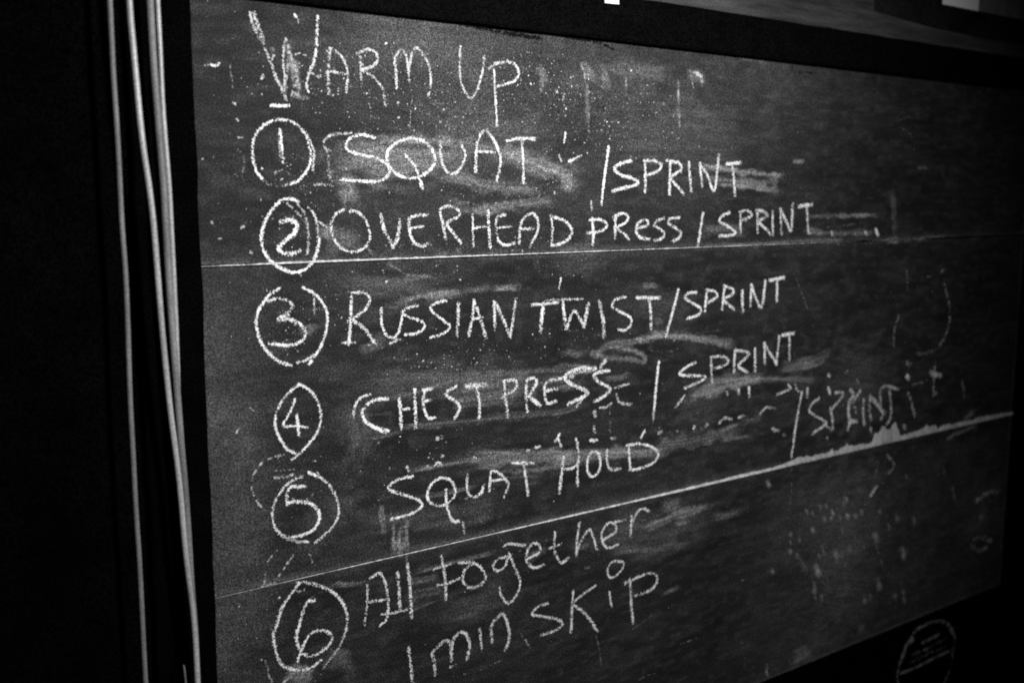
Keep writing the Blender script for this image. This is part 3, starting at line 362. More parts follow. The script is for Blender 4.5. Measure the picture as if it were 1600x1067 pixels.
SMEARS = [
(51.8,0.42,0.4,[1804,1312,2282,1347,2868,1386,3485,1374,4001,1332]),
(12.6,0.38,0.5,[2402,1627,3053,1623,3806,1621,4471,1533,5173,1327,5919,1080]),
(32.7,0.55,0.5,[4471,1479,4994,1380,5540,1249,5918,1109]),
(30.2,0.42,0.2,[1883,1140,2047,993,2055,742]),
(18.1,0.35,0.7,[3325,1134,3803,1140,4300,1010,5175,988]),
(13.0,0.42,0.7,[3543,790,4131,680,4643,705,5544,803]),
(11.0,0.5,0.2,[1670,370,1724,319]),
(36.1,0.3,0.3,[1863,316,2088,286]),
(11.7,0.32,0.8,[2275,1045,2623,971,3044,974,3481,1056]),
(19.8,0.35,0.4,[5540,1220,5920,963]),
(9.8,0.75,0.6,[8663,1381,9523,1297,10317,1260,10790,1240]),
(8.6,0.65,0.7,[8991,1077,9758,1046,10626,976]),
(20.3,0.3,0.3,[10492,1262,10567,975]),
(17.0,0.35,0.7,[8775,1184,9754,1121,10443,1090]),
(8.3,0.5,0.7,[11446,496,12212,517,13717,512]),
(11.2,0.38,0.7,[11463,224,12500,185,13603,164]),
(7.8,0.4,0.8,[8820,14,10382,31,11599,61,12579,18]),
(19.2,0.22,0.4,[8704,292,9239,302,9795,254]),
(6.5,0.5,0.4,[11076,1504,11320,1509]),
(7.5,0.4,0.4,[13976,-3,14344,-2]),
(7.8,0.5,0.7,[2616,-301,2900,-273,3159,-251,3455,-289]),
(12.3,0.45,0.8,[2674,-565,3058,-531,3420,-495,3827,-487]),
(8.5,0.6,0.5,[4318,-478,4571,-481,4829,-479]),
(11.1,0.3,0.5,[3896,-491,4247,-451]),
(16.8,0.25,0.4,[2229,-1194,2478,-1077]),
(13.0,0.25,0.8,[3665,656,4427,709,5544,764]),
(18.9,0.4,0.3,[1618,385,1762,408]),
(3.3,0.5,0.2,[2258,212,2377,88]),
(3.6,0.5,0.2,[3728,118,3796,53]),
(2.1,0.5,0.1,[2621,-42,2870,-202]),
(5.2,0.5,0.4,[2901,-217,3257,-247]),
(12.6,0.3,0.4,[1357,-882,1500,-840]),
(8.3,0.32,0.8,[5935,-192,6344,-191,6680,-187]),
(10.0,0.35,0.5,[7298,-602,7750,-591]),
(18.1,0.3,0.4,[7674,-1155,7767,-1195]),
(12.1,0.55,0.6,[6276,-1608,6647,-1526,7106,-1506,7580,-1471,7905,-1452]),
(14.0,0.5,0.5,[7142,-1515,7591,-1451,8294,-1489,9036,-1635,9606,-1760]),
(8.8,0.55,0.4,[6537,-1703,7113,-1784,7390,-1854,7428,-1769,7227,-1648,6838,-1571]),
(14.9,0.4,0.4,[6313,-1612,6575,-1706]),
(11.6,0.42,0.9,[3079,-1856,3673,-1766,4616,-1756,5631,-1801,6354,-1857]),
(25.4,0.38,0.9,[3671,-1998,4454,-1980,5286,-1974,5990,-1963]),
(7.1,0.4,0.8,[2512,-1942,3225,-1846,3825,-1755]),
(9.0,0.5,0.9,[3976,-2402,4781,-2423,5638,-2473,5996,-2431]),
(11.1,0.26,0.9,[2786,-2326,3367,-2376,4292,-2429,4948,-2457]),
(8.7,0.4,0.7,[6544,-2063,7118,-2034]),
(19.0,0.3,0.9,[3610,-2095,4293,-2122,4947,-2142]),
(9.3,0.25,0.5,[5629,-1551,6166,-1599]),
(19.9,0.6,0.5,[8481,-2586,8951,-2540,9377,-2465,9817,-2451,10423,-2410]),
(22.2,0.35,0.5,[8725,-2475,9229,-2369,9812,-2327]),
(13.2,0.4,0.8,[9814,-2389,10739,-2484,11556,-2634]),
(21.8,0.36,0.6,[10885,-2267,11533,-2264,12036,-2246]),
(19.4,0.5,0.8,[7701,-3328,8425,-3371,9270,-3347,9855,-3260]),
(12.0,0.32,0.8,[8150,-3254,8978,-3226]),
(6.3,0.3,0.8,[9274,-3450,10168,-3470]),
(12.9,0.26,0.6,[9850,-3156,10463,-3192]),
(7.9,0.5,0.8,[2919,-3002,3511,-2982,4291,-3021,5121,-3075,6005,-3162,7147,-3299]),
(22.8,0.5,0.7,[3818,-2989,4617,-3083,5645,-3181,6952,-3345,7964,-3433]),
(7.1,0.62,0.6,[4617,-3303,5295,-3340,5826,-3351]),
(16.6,0.45,0.4,[5468,-3183,6006,-3235]),
(21.8,0.22,0.9,[4290,-3333,5295,-3467]),
(8.5,0.35,0.8,[1960,-2396,2390,-2427,2869,-2377]),
(8.3,0.25,0.9,[2784,-1597,3374,-1685,4243,-1728,5176,-1805]),
(6.0,0.3,0.8,[2241,-2112,2584,-2126]),
(6.4,0.32,0.8,[2920,-3404,3356,-3420,4058,-3417]),
(9.5,0.6,0.9,[2433,-3478,2475,-3790]),
(9.7,0.75,0.9,[2638,-3675,2630,-4144]),
(8.9,0.75,0.9,[2834,-3653,2843,-4158]),
(14.2,0.55,0.9,[2733,-3840,2728,-4179]),
(3.6,0.5,0.3,[2842,-4232,2839,-4455]),
(5.9,0.45,0.7,[1671,-4417,1975,-4457,2224,-4485]),
(5.6,0.38,0.8,[3005,-4510,3518,-4500,4385,-4495]),
(7.3,0.4,0.7,[2863,-5066,3167,-5033,3409,-5013]),
(27.5,0.22,0.7,[3000,-4841,3341,-4859]),
(10.9,0.25,0.8,[2936,-4645,3274,-4660]),
(22.9,0.5,0.5,[1062,-5495,1270,-5595,1161,-5680]),
(25.4,0.22,0.4,[1510,-5413,1814,-5538,1943,-5786]),
(14.7,0.45,0.4,[956,-5547,1166,-5524,1335,-5531]),
(15.5,0.55,0.8,[7475,-4745,8136,-4657,9083,-4603]),
(16.6,0.32,0.7,[7842,-4460,8420,-4384]),
(7.2,0.5,0.6,[8140,-4784,8634,-4823]),
(16.3,0.28,0.9,[6888,-4978,7671,-5103,8549,-5246]),
(15.0,0.3,0.6,[5891,-4740,6315,-4792]),
(17.7,0.2,0.8,[9144,-4844,9942,-4878]),
(6.0,0.4,0.5,[7935,-6009,8374,-5963]),
(4.3,0.4,0.4,[6192,-5140,6278,-5152]),
(14.3,0.25,0.5,[5082,-4737,5319,-4655]),
(22.2,0.3,0.7,[11417,-2278,11938,-2234,12420,-2120]),
(13.6,0.28,0.8,[10559,-2481,11481,-2561,11964,-2642]),
(8.6,0.45,0.8,[16539,-4482,16909,-4388,17815,-4287]),
(12.3,0.4,0.5,[17262,-4068,17708,-3940]),
(6.4,0.5,0.6,[12237,499,12905,514,13600,520]),
(9.1,0.5,0.4,[14003,0,14520,-3]),
(6.3,0.45,0.5,[14520,-3,15440,21,16158,74]),
(15.0,0.22,0.4,[14136,996,14214,524,14289,89]),
(6.2,0.3,0.4,[14990,1459,15378,1444]),
(15.5,0.28,0.5,[11703,-6180,11916,-6455]),
(10.4,0.25,0.5,[12775,-7185,13307,-7259]),
(25.5,0.4,0.4,[11585,-8193,12153,-8099]),
(18.4,0.3,0.4,[13755,-8080,13879,-8186]),
(13.2,0.3,0.3,[5210,2740,5267,2571,5230,2424]),
(13.9,0.35,0.2,[6094,2834,6216,2694]),
(16.2,0.25,0.2,[6458,2770,6543,2595]),
(7.7,0.3,0.2,[8060,2756,8108,1987]),
(8.0,0.3,0.2,[6097,2626,6147,1909]),
(18.0,0.4,0.2,[8332,2902,8618,2825]),
(7.3,0.25,0.2,[6916,2711,6922,2465]),
(5.1,0.5,0.2,[1013,2664,1035,2652]),
(27.3,0.18,0.3,[6662,2875,7829,2867]),
(10.6,0.2,0.4,[4986,3318,6530,3286,8743,3288,10257,3208]),
(7.4,0.75,0.7,[1299,2591,1339,2384,1377,2120]),
(8.8,0.6,0.8,[1204,2749,1236,2558,1319,2229]),
(6.7,0.5,0.5,[1284,2100,1470,2097]),
(11.4,0.52,0.1,[13066,-5149,13101,-5195,13130,-5248]),
(7.5,0.46,0.1,[13005,-5235,13028,-5265,13047,-5301]),
(8.4,0.69,0.1,[12650,-5367,12675,-5402,12697,-5441]),
(6.5,0.46,0.1,[12612,-5483,12632,-5510,12648,-5541]),
(8.5,0.69,0.1,[12891,-5494,12917,-5529,12938,-5569]),
(11.4,0.69,0.1,[13118,-5493,13153,-5539,13182,-5593]),
(9.6,0.57,0.1,[13394,-5567,13423,-5606,13448,-5652]),
(9.7,0.52,0.1,[13605,-5521,13635,-5560,13660,-5606]),
(8.3,0.46,0.1,[12402,-5454,12427,-5488,12448,-5527]),
(8.1,0.46,0.1,[11813,-5166,11837,-5200,11857,-5238]),
(7.2,0.4,0.1,[12018,-5272,12040,-5302,12058,-5336]),
(9.1,0.34,0.1,[12229,-5157,12256,-5194,12279,-5237]),
(8.3,0.4,0.1,[12434,-5180,12459,-5214,12480,-5253]),
(10.0,0.63,0.1,[12032,-5607,12062,-5648,12087,-5696]),
(7.1,0.34,0.1,[11358,-5566,11379,-5596,11396,-5630]),
(6.2,0.4,0.1,[11370,-5732,11389,-5758,11404,-5789]),
(7.1,0.4,0.1,[11378,-5908,11399,-5938,11416,-5972]),
(7.1,0.4,0.1,[11631,-5717,11652,-5747,11670,-5781]),
(12.0,0.46,0.1,[12384,-6081,12420,-6132,12450,-6190]),
(9.2,0.4,0.1,[12271,-6167,12299,-6206,12322,-6251]),
(16.0,0.57,0.1,[12793,-6236,12842,-6303,12883,-6381]),
(9.5,0.4,0.1,[13000,-6319,13029,-6359,13053,-6405]),
(15.8,0.57,0.1,[14101,-6109,14151,-6175,14193,-6250]),
(8.9,0.4,0.1,[14200,-6397,14228,-6435,14252,-6477]),
(10.1,0.57,0.1,[14587,-5997,14620,-6038,14647,-6086]),
(13.2,0.34,0.1,[14856,-5878,14898,-5932,14934,-5994]),
(9.9,0.52,0.1,[14245,-5620,14276,-5660,14302,-5706]),
(16.5,0.57,0.1,[15148,-6637,15202,-6705,15247,-6784]),
(12.4,0.52,0.1,[15173,-6782,15214,-6834,15247,-6893]),
(15.6,0.75,0.1,[12223,-6466,12270,-6532,12309,-6609]),
(9.2,0.46,0.1,[12209,-6370,12237,-6409,12260,-6454]),
(12.8,0.57,0.1,[12147,-6725,12186,-6780,12218,-6843]),
(11.0,0.57,0.1,[12161,-6868,12194,-6915,12222,-6970]),
(10.2,0.4,0.1,[12404,-7061,12435,-7106,12460,-7156]),
(8.3,0.4,0.1,[12205,-7038,12230,-7074,12251,-7115]),
(17.0,0.57,0.1,[14329,-7206,14383,-7279,14429,-7362]),
(11.8,0.46,0.1,[13861,-7469,13899,-7520,13930,-7578]),
(9.9,0.34,0.1,[14057,-7416,14088,-7459,14115,-7507]),
(11.4,0.46,0.1,[15252,-7618,15289,-7666,15320,-7722]),
(11.4,0.46,0.1,[15296,-7774,15333,-7823,15365,-7879]),
(12.3,0.34,0.1,[14957,-7655,14997,-7707,15031,-7768]),
(9.6,0.4,0.1,[13256,-6219,13286,-6259,13311,-6305]),
(8.8,0.34,0.1,[13751,-6306,13778,-6343,13801,-6385]),
(8.6,0.34,0.1,[13150,-6541,13177,-6577,13199,-6619]),
(7.4,0.4,0.1,[12568,-6739,12591,-6771,12610,-6808]),
(13.6,0.29,0.1,[15487,-6031,15532,-6086,15569,-6150]),
(7.5,0.46,0.1,[12872,-6282,12895,-6314,12914,-6351]),
(8.5,0.57,0.1,[10664,-4443,10688,-4478,10709,-4519]),
(8.7,0.4,0.1,[10873,-6195,10898,-6232,10919,-6275]),
(8.7,0.34,0.1,[16580,-5113,16608,-5147,16633,-5186]),
(8.2,0.29,0.1,[15143,-5029,15169,-5062,15192,-5099]),
(10.0,0.29,0.1,[14397,-6769,14429,-6811,14456,-6859]),
(9.4,0.34,0.1,[12989,-5811,13018,-5850,13042,-5896]),
(8.7,0.25,0.1,[13402,-5996,13429,-6032,13452,-6074]),
(8.0,0.29,0.1,[11599,-6031,11623,-6065,11643,-6104]),
(223.1,0.12,0.5,[11884,-5176,12653,-5447,13717,-5575,14574,-5837]),
(282.5,0.1,0.5,[11431,-5670,13226,-6162,14907,-6360]),
(311.7,0.09,0.5,[11962,-6399,12854,-6830,14412,-7285]),
(162.3,0.12,0.5,[17872,-5953,18288,-6603,18358,-7200]),
(176.4,0.14,0.5,[11960,-2579,12979,-2844,14626,-3190]),
(81.0,0.1,0.5,[3056,1803,4135,1847,5534,1847]),
(61.5,0.14,0.5,[5458,-22,6678,-124]),
(67.7,0.08,0.5,[6947,-649,8531,-1351]),
(54.3,0.14,0.5,[2159,-1644,3373,-1743,5176,-1836]),
(98.9,0.1,0.5,[1466,-3150,1807,-3774]),
(36.5,0.12,0.5,[2209,-3670,3353,-3737,4423,-3809]),
(57.9,0.1,0.5,[3337,-5259,4803,-5294]),
(81.1,0.12,0.5,[6313,-4656,7662,-4781,9144,-4844]),
(50.3,0.16,0.5,[1835,-172,2429,-360,3387,-408]),
(133.2,0.12,0.5,[6264,1715,8138,1776,9724,1753]),
(90.7,0.1,0.5,[1913,3051,3105,3061,4430,3017]),
(72.6,0.1,0.5,[8136,-2800,9534,-2727]),
(50.0,0.14,0.5,[1974,-1790,2142,-2421,1950,-2841]),
]
SCUFF = [(6.3,0.9,[3804,3238,4277,3196,4733,3169,5207,3163]),(4.7,0.8,[4733,3196,5355,3253,5736,3250]),(4.9,0.85,[5583,3231,5970,3213,6288,3205,6492,3169,6636,3115]),(5.1,0.5,[11008,3065,11257,3108,11488,3099]),(3.2,0.8,[3607,3246,4106,3234,4986,3262,6128,3250,6737,3259])]
CLOUDS = [(248,231,98,56,420),(391,215,79,49,420),(515,242,72,62,420),(120,119,31,21,60),(172,107,54,32,120),(447,98,108,25,200),(536,122,65,39,220),(529,251,66,36,200),(614,248,52,35,220),(718,239,92,48,220),(676,200,144,43,240),(648,182,61,31,220),(765,169,123,41,160),(128,31,32,32,60),(108,-84,32,32,110),(290,-19,104,36,120),(305,-126,137,36,120),(182,-62,22,42,50),(585,-16,70,21,60),(567,-133,64,28,70),(133,-285,56,56,70),(336,-268,110,28,60),(222,-314,44,74,60),(388,-372,98,29,50),(58,-444,32,81,60),(125,-557,57,14,40),(398,-148,128,26,200),(176,213,38,27,90),(99,229,43,43,30),(407,17,143,19,110),(128,31,240,133,220),(1404,-279,212,85,60),(1321,-599,166,145,130),(32,192,31,131,20),(807,-193,201,161,80),(287,169,139,17,140)]
LEDGE = [[1065,-0.4],[1092,0.3],[1111,2.8],[1158,7.2],[1206,4.1],[1246,5.6],[1253,10.1],[1261,3.4],[1297,8.7],[1302,13.9],[1307,7.1],[1339,5.9],[1388,3.4],[1391,13.6],[1399,26.0],[1424,31.2],[1469,30.3],[1478,25.7],[1482,9.7],[1491,3.2],[1517,7.7],[1541,6.9],[1564,12.6],[1588,13.7],[1615,14.0],[1626,1.5],[1656,7.6],[1682,3.5],[1747,5.0],[1848,5.3],[1912,1.2]]
CABLES = {'a': [[-0.0982,-0.03,0.2988],[-0.0994,-0.03,0.2296],[-0.0983,-0.03,0.1829],[-0.0977,-0.03,0.1238],[-0.0983,-0.03,0.0492],[-0.0964,-0.03,0.0057],[-0.0972,-0.03,-0.0684],[-0.0989,-0.03,-0.1437],[-0.0984,-0.03,-0.2103],[-0.0985,-0.03,-0.284],[-0.0972,-0.03,-0.3381],[-0.0973,-0.03,-0.42],[-0.0974,-0.03,-0.4942]],'b': [[-0.0813,-0.038,0.2995],[-0.0784,-0.038,0.2536],[-0.076,-0.038,0.1953],[-0.0731,-0.038,0.1408],[-0.0679,-0.038,0.0976],[-0.0646,-0.038,0.0489],[-0.063,-0.038,-0.0075],[-0.0609,-0.038,-0.0703],[-0.0575,-0.038,-0.1343],[-0.0545,-0.038,-0.1812],[-0.0517,-0.038,-0.2097],[-0.0481,-0.038,-0.2587],[-0.0464,-0.038,-0.3107],[-0.0442,-0.038,-0.3552],[-0.0387,-0.038,-0.4151],[-0.0373,-0.038,-0.4607],[-0.0376,-0.038,-0.5083]],'c': [[-0.0552,-0.03,0.3035],[-0.0544,-0.03,0.2329],[-0.0525,-0.03,0.1852],[-0.0507,-0.03,0.1369],[-0.0488,-0.03,0.088],[-0.0488,-0.03,0.0484],[-0.0479,-0.03,-0.0213],[-0.0459,-0.03,-0.0851],[-0.0443,-0.03,-0.1369],[-0.043,-0.03,-0.1762],[-0.0419,-0.03,-0.2186],[-0.0399,-0.03,-0.2537],[-0.0385,-0.03,-0.3033],[-0.0378,-0.03,-0.345],[-0.0373,-0.03,-0.3843],[-0.0358,-0.03,-0.4185],[-0.0346,-0.03,-0.4643],[-0.035,-0.03,-0.5123]],'d': [[-0.0445,-0.023,0.3057],[-0.0436,-0.023,0.2464],[-0.044,-0.023,0.1983],[-0.0425,-0.023,0.1497],[-0.04,-0.023,0.093],[-0.04,-0.023,0.0481],[-0.0395,-0.023,-0.0095],[-0.0393,-0.023,-0.0735],[-0.04,-0.023,-0.1254],[-0.0406,-0.023,-0.1515],[-0.0407,-0.023,-0.191],[-0.0391,-0.023,-0.2281],[-0.0379,-0.023,-0.2639],[-0.0365,-0.023,-0.3055],[-0.0355,-0.023,-0.3475],[-0.035,-0.023,-0.387],[-0.0334,-0.023,-0.4214],[-0.0323,-0.023,-0.4675],[-0.0327,-0.023,-0.5157]],'e': [[-0.0503,-0.03,-0.4844],[-0.0498,-0.03,-0.4917],[-0.0493,-0.03,-0.5004],[-0.0488,-0.03,-0.5083]]}

def mm(p): return [v / 10.0 for v in p]

# ------------------------------------------------------------------ setting: grey wall, black cladding below it
RAIL_TOP = 0.389
w = box('wall', -3.0, 5.0, 0.05, 0.15, -1.6, 2.4, M_wall, bev=0); w['kind'] = 'structure'
w = box('wall_cladding', -3.0, 5.0, WALL_Y, 0.0498, -1.6, RAIL_TOP - 0.002, M_clad, bev=0.002); w['kind'] = 'structure'

# ------------------------------------------------------------------ the chalkboard
board = thing('chalkboard', 'large black chalkboard in a black frame, covered with a handwritten chalk workout list', 'chalkboard', (0, 0, 0))

def film_at(U, V):
    """how much wiped chalk lies at a point of the board (mm)"""
    F = np.zeros(U.shape)
    for w, st, streak, p in SMEARS:
        q = curve_pts(mm(p), 8.0)
        R = w * 0.9 + 6
        a = (U > q[:, 0].min() - R) & (U < q[:, 0].max() + R) & (V > q[:, 1].min() - R) & (V < q[:, 1].max() + R)
        if not a.any(): continue
        u, v = U[a], V[a]
        d, s, side = dist_field(u, v, q)
        L = np.hypot(*np.diff(q, axis=0).T).sum()
        hw = w * 0.5
        ragged = (vnoise(u / 22.0, v / 9.0, 3) - .5) * hw * 1.1 + (vnoise(u / 6.0, v / 2.5, 3) - .5) * min(hw, 7) * 0.8
        prof = np.clip((hw * 1.45 + ragged - d) / (hw * 1.35), 0, 1)
        prof = prof * prof * (3 - 2 * prof)
        off = d * side
        lane = 0.55 * vnoise(off / 1.9 + 50, s / 150.0, int(L) % 40) + 0.45 * vnoise(off / 5.0 + 20, s / 110.0, int(w * 10) % 37)
        lane = np.clip((lane - 0.3) / 0.38, 0, 1.15)
        end = np.clip(0.15 + (np.minimum(s, L - s) + min(14, 0.3 * L) * (vnoise(off / 2.2 + 9, s * 0 + 3, 28) - .5)) / min(max(18.0, 0.9 * w if w > 45 else 0), L * (0.5 if w > 45 else 0.28)), (0.0 if w > 45 else 0.15) if L > 40 else 0.7, 1)
        F[a] = np.maximum(F[a], 0.55 * F[a] + st * prof * end * (1 - streak * (1 - lane)))
    # thin dust that never comes off, thicker towards the worn edges
    F += 0.036 * np.clip(0.5 * vnoise(U / 95.0 + V / 160.0, V / 24.0 - U / 400.0, 21) + 0.5 * vnoise(U / 38.0 - V / 90.0, V / 7.0 + U / 260.0, 25) - 0.35, 0, 1) * 2
    F += 0.05 * np.clip(vnoise(U / 17.0, V / 8.0, 22) - 0.55, 0, 1) * 2
    # old wiped dust: a pale margin at the left, a pale band under the top rail, a haze at the lower right
    soft = lambda x: np.clip(x, 0, 1) ** 2 * (3 - 2 * np.clip(x, 0, 1))
    cl = 0.5 + 1.0 * vnoise(U / 45.0, V / 45.0, 26) * (0.5 + vnoise(U / 13.0, V / 13.0, 27))
    F += 0.08 * soft((125 - U) / 95.0) * soft((40 - V) / 160.0) * cl
    F += 0.042 * soft((V - 165) / 110.0) * soft((U - 60) / 260.0) * soft((1500 - U) / 500.0) * cl
    F += 0.035 * soft((V + 30) / 120.0) * soft((1350 - U) / 500.0) * soft((U - 100) / 200) * cl
    F += 0.05 * soft((-430 - V) / 60.0) * soft((U - 900) / 350.0) * cl
    rim = np.minimum(V - JOINTS[3] * 1000, BW * 1000 - U)
    F += 0.22 * np.clip(1 - rim / 9.0, 0, 1) * (0.4 + 0.8 * vnoise(U / 12.0, V / 12.0, 23))
    for j in JOINTS[1:3]:
        F += 0.16 * np.exp(-np.abs(V - j * 1000 - 3) / 5.0) * (0.3 + vnoise(U / 25.0, V / 6.0, 24))
    return F
GAP = 0.0024
for z1, z0 in zip(JOINTS[:-1], JOINTS[1:]):
    a = z0 + (GAP if z0 > JOINTS[3] and z0 > -0.2 else 0.0006); b = z1 - (GAP * 0.6 if -0.2 < z1 < JOINTS[0] else 0.0004)
    st = 0.0016
    xs = np.linspace(0.0, BW, int(BW / st)); zs = np.linspace(a, b, int((b - a) / st))
    # a turned-back edge all round gives the sheet its thickness
    X = np.concatenate([[0.0], [0.0008], xs[1:-1], [BW - 0.0008], [BW]]); Z = np.concatenate([[a], [a + 0.0007], zs[1:-1], [b - 0.0007], [b]])
    X = np.concatenate([[0.0], X, [BW]]); Z = np.concatenate([[a], Z, [b]])
    gx, gz = np.meshgrid(X, Z, indexing='ij')
    y = 0.0007 * (vnoise(gx * 5.0, gz * 5.0, 31) - .5) * 0.0
    y = np.zeros_like(gx)
    y[1, :] = np.maximum(y[1, :], .0006); y[-2, :] = .0006; y[:, 1] = np.maximum(y[:, 1], .0006); y[:, -2] = .0006
    y[0, :] = y[-1, :] = WALL_Y - 0.0003; y[:, 0] = y[:, -1] = WALL_Y - 0.0003
    nx, nz = gx.shape
    idx = np.arange(nx * nz).reshape(nx, nz)
    F = np.stack([idx[:-1, :-1], idx[1:, :-1], idx[1:, 1:], idx[:-1, 1:]], -1).reshape(-1, 4)
    me = mesh_np('board_panel', np.stack([gx, y, gz], -1).reshape(-1, 3), F)
    at = me.attributes.new('chalk_film', 'FLOAT', 'POINT')
    at.data.foreach_set('value', film_at(gx.ravel() * 1000, gz.ravel() * 1000).astype(np.float32))
    link('board_panel', me, M_board, board)

# frame
box('frame_rail', -0.10, BW + 0.11, -0.020, WALL_Y - 0.0004, JOINTS[0] + 0.001, RAIL_TOP, M_frame, board, 0.002, 0.0014)
box('frame_stile', -0.075, 0.0, -0.007, WALL_Y - 0.0004, -1.3, JOINTS[0] - 0.0005, M_clad, board, 0.0015, 0.0022)
box('frame_stile', BW + 0.0015, BW + 0.10, -0.007, WALL_Y - 0.0004, -1.3, JOINTS[0] - 0.0005, M_clad, board, 0.0015, 0.0015)
# paint scuffed off the rail onto the board
chalk('paint_scuff', [(w, op, mm(p)) for w, op, p in SCUFF if p[0] < 11000], board, M_scuff, -0.0005)
chalk('paint_scuff', [(w, op, mm(p)) for w, op, p in SCUFF if p[0] >= 11000], board, M_scuff, -0.0005)

# writing
READ = {}
last_circle = None
for name, reading, sub, strokes in WORDS:
    if name.startswith('badge'): continue
    st = [(w, op, mm(p)) for w, op, p in strokes]
    par = last_circle if sub else board
    o = chalk('chalk_circle' if name == 'circled_number' else name, st, par)
    if name == 'circled_number':
        last_circle = o; o['label'] = 'chalk ring round the number ' + reading
    elif name == 'chalk_digit': o['label'] = 'chalk number ' + reading
    elif name == 'chalk_word': o['label'] = 'chalk writing ' + reading
    elif name == 'chalk_slash': o['label'] = 'chalk ' + reading
    elif name in ('chalk_tick', 'chalk_dash'): o['label'] = reading
    else: o['label'] = reading; o['kind'] = 'stuff'

# loose specks of chalk
V = []; F = []
cu = []; cv = []; cr = []
for u, v, ru, rv, n in CLOUDS:
    n = int(n * 0.8)
    a = rng.random(n) * 2 * math.pi; r = np.sqrt(rng.random(n)) * (0.85 + 0.35 * rng.random(n))
    cu.append(u + ru * r * np.cos(a)); cv.append(v + rv * r * np.sin(a))
    cr.append(np.clip(0.38 * np.exp(rng.normal(0, 0.62, n)), 0.18, 1.7))
n = 1500
cu.append(rng.random(n) * BW * 1000 * (0.3 + 0.7 * rng.random(n))); cv.append(-830 + rng.random(n) * 1140); cr.append(np.clip(0.22 * np.exp(rng.normal(0, 0.5, n)), .12, .9))
cu, cv, cr = map(np.concatenate, (cu, cv, cr))
ok = (cu > 5) & (cu < BW * 1000 - 5) & (cv > -836) & (cv < 318) & (np.abs(cv) > 3) & (np.abs(cv + 420) > 3)
for u, v, r in zip(cu[ok], cv[ok], cr[ok]):
    k = len(V); a0 = random.random() * 6.28; st = random.choice((1, 1, 1.3, 1.9)); ca = math.cos(a0); sa = math.sin(a0)
    for j in range(6):
        a = a0 + j * math.pi / 3; q = r * random.uniform(0.6, 1.25)
        dx, dz = q * math.cos(a) * st, q * math.sin(a)
        V.append(((u + dx * ca - dz * sa) / 1000, -0.0005 - 0.0002 * random.random(), (v + dx * sa + dz * ca) / 1000))
    F.append(tuple(range(k, k + 6)))
me = mesh_np('chalk_specks', V, F)
at = me.attributes.new('chalk_weight', 'FLOAT', 'FACE')
at.data.foreach_set('value', np.clip(np.exp(rng.normal(-1.1, 0.6, len(F))), 0.05, 0.95).astype(np.float32))
o = link('chalk_specks', me, M_chalk, board); o['kind'] = 'stuff'

# thin scratches left by fingernails and the dry edge of the eraser
sc = []
for k in range(45):
    u = 60 + 1500 * rng.random() ** 1.3; v = rng.uniform(-760, 290); L = rng.uniform(14, 110); a = rng.choice([rng.normal(0.05, 0.10), rng.normal(-1.45, 0.2), rng.normal(-0.6, 0.25)], p=[.62, .2, .18])
    b = rng.normal(0, 0.05) * L
    sc.append((rng.uniform(0.7, 1.3), rng.uniform(0.13, 0.26), [u, v, u + L / 2 * math.cos(a) - b * math.sin(a), v + L / 2 * math.sin(a) + b * math.cos(a), u + L * math.cos(a), v + L * math.sin(a)]))
o = chalk('scratches', sc, board, None, -0.00045); o['kind'] = 'stuff'

# chalk dust caught on the two joints
def dust_line(us, hs, z0, seed, depth=0.0022, lo=0.0004):
    u = np.arange(1.0, BW * 1000 - 1, 0.7)
    h = np.interp(u, us, hs)
    h = np.convolve(np.pad(h, 6, 'edge'), np.hanning(13) / np.hanning(13).sum(), 'valid')
    h = h * (0.72 + 0.56 * vnoise(u / 9.0, u * 0 + seed, 41)) + (vnoise(u / 2.4, u * 0 + seed, 42) - .5) * np.minimum(0.6, h * 0.5)
    h = np.maximum(h, 0.05)
    b = -0.5 * np.minimum(1, h / 2) * (0.4 + vnoise(u / 4.0, u * 0 + seed, 43))
    x = u / 1000
    rows = []
    dp = depth * np.clip(h / 3.0, 0.12, 1)
    for f, d in ((-1, 0.15), (-0.5, 0.9), (0.05, 1.0), (0.35, 0.75), (0.7, 0.4), (1.0, 0.12)):
        zz = b * -f if f < 0 else h * f
        zz = -np.abs(b) * -f if f < 0 else h * f
        y = -lo - dp * d * (0.7 + 0.6 * vnoise(u / 2.0, u * 0 + f * 9 + seed, 44))
        rows.append(np.stack([x, y, z0 + zz / 1000], 1))
    R = np.stack(rows, 1); nu, nr, _ = R.shape
    idx = np.arange(nu * nr).reshape(nu, nr)
    F = np.stack([idx[:-1, :-1], idx[1:, :-1], idx[1:, 1:], idx[:-1, 1:]], -1).reshape(-1, 4)
    keep = (h > 0.12)[:-1]
    F = F.reshape(nu - 1, nr - 1, 4)[keep].reshape(-1, 4)
    me = mesh_np('chalk_dust', R.reshape(-1, 3), F)
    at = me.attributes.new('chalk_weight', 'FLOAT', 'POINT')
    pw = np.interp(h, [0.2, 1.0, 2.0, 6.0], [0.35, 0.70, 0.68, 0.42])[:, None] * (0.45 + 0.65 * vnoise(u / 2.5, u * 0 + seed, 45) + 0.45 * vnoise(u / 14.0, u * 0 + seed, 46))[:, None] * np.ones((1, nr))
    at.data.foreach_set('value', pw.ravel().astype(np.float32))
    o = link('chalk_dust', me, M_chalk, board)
    o['label'] = 'ridge of white chalk dust along a joint of the board'
    return o
dust_line([0, 60, 120, 300, 420, 555, 700, 900, 1100, 1290, 1330, 1400, 1430, 1520, 1560, 1936],
          [0.7, 1.2, 2.0, 1.9, 1.4, 1.3, 1.1, 1.0, 0.7, .35, .1, .6, .5, .7, .1, .0], JOINTS[1] + 0.0008, 3.3, 0.003)
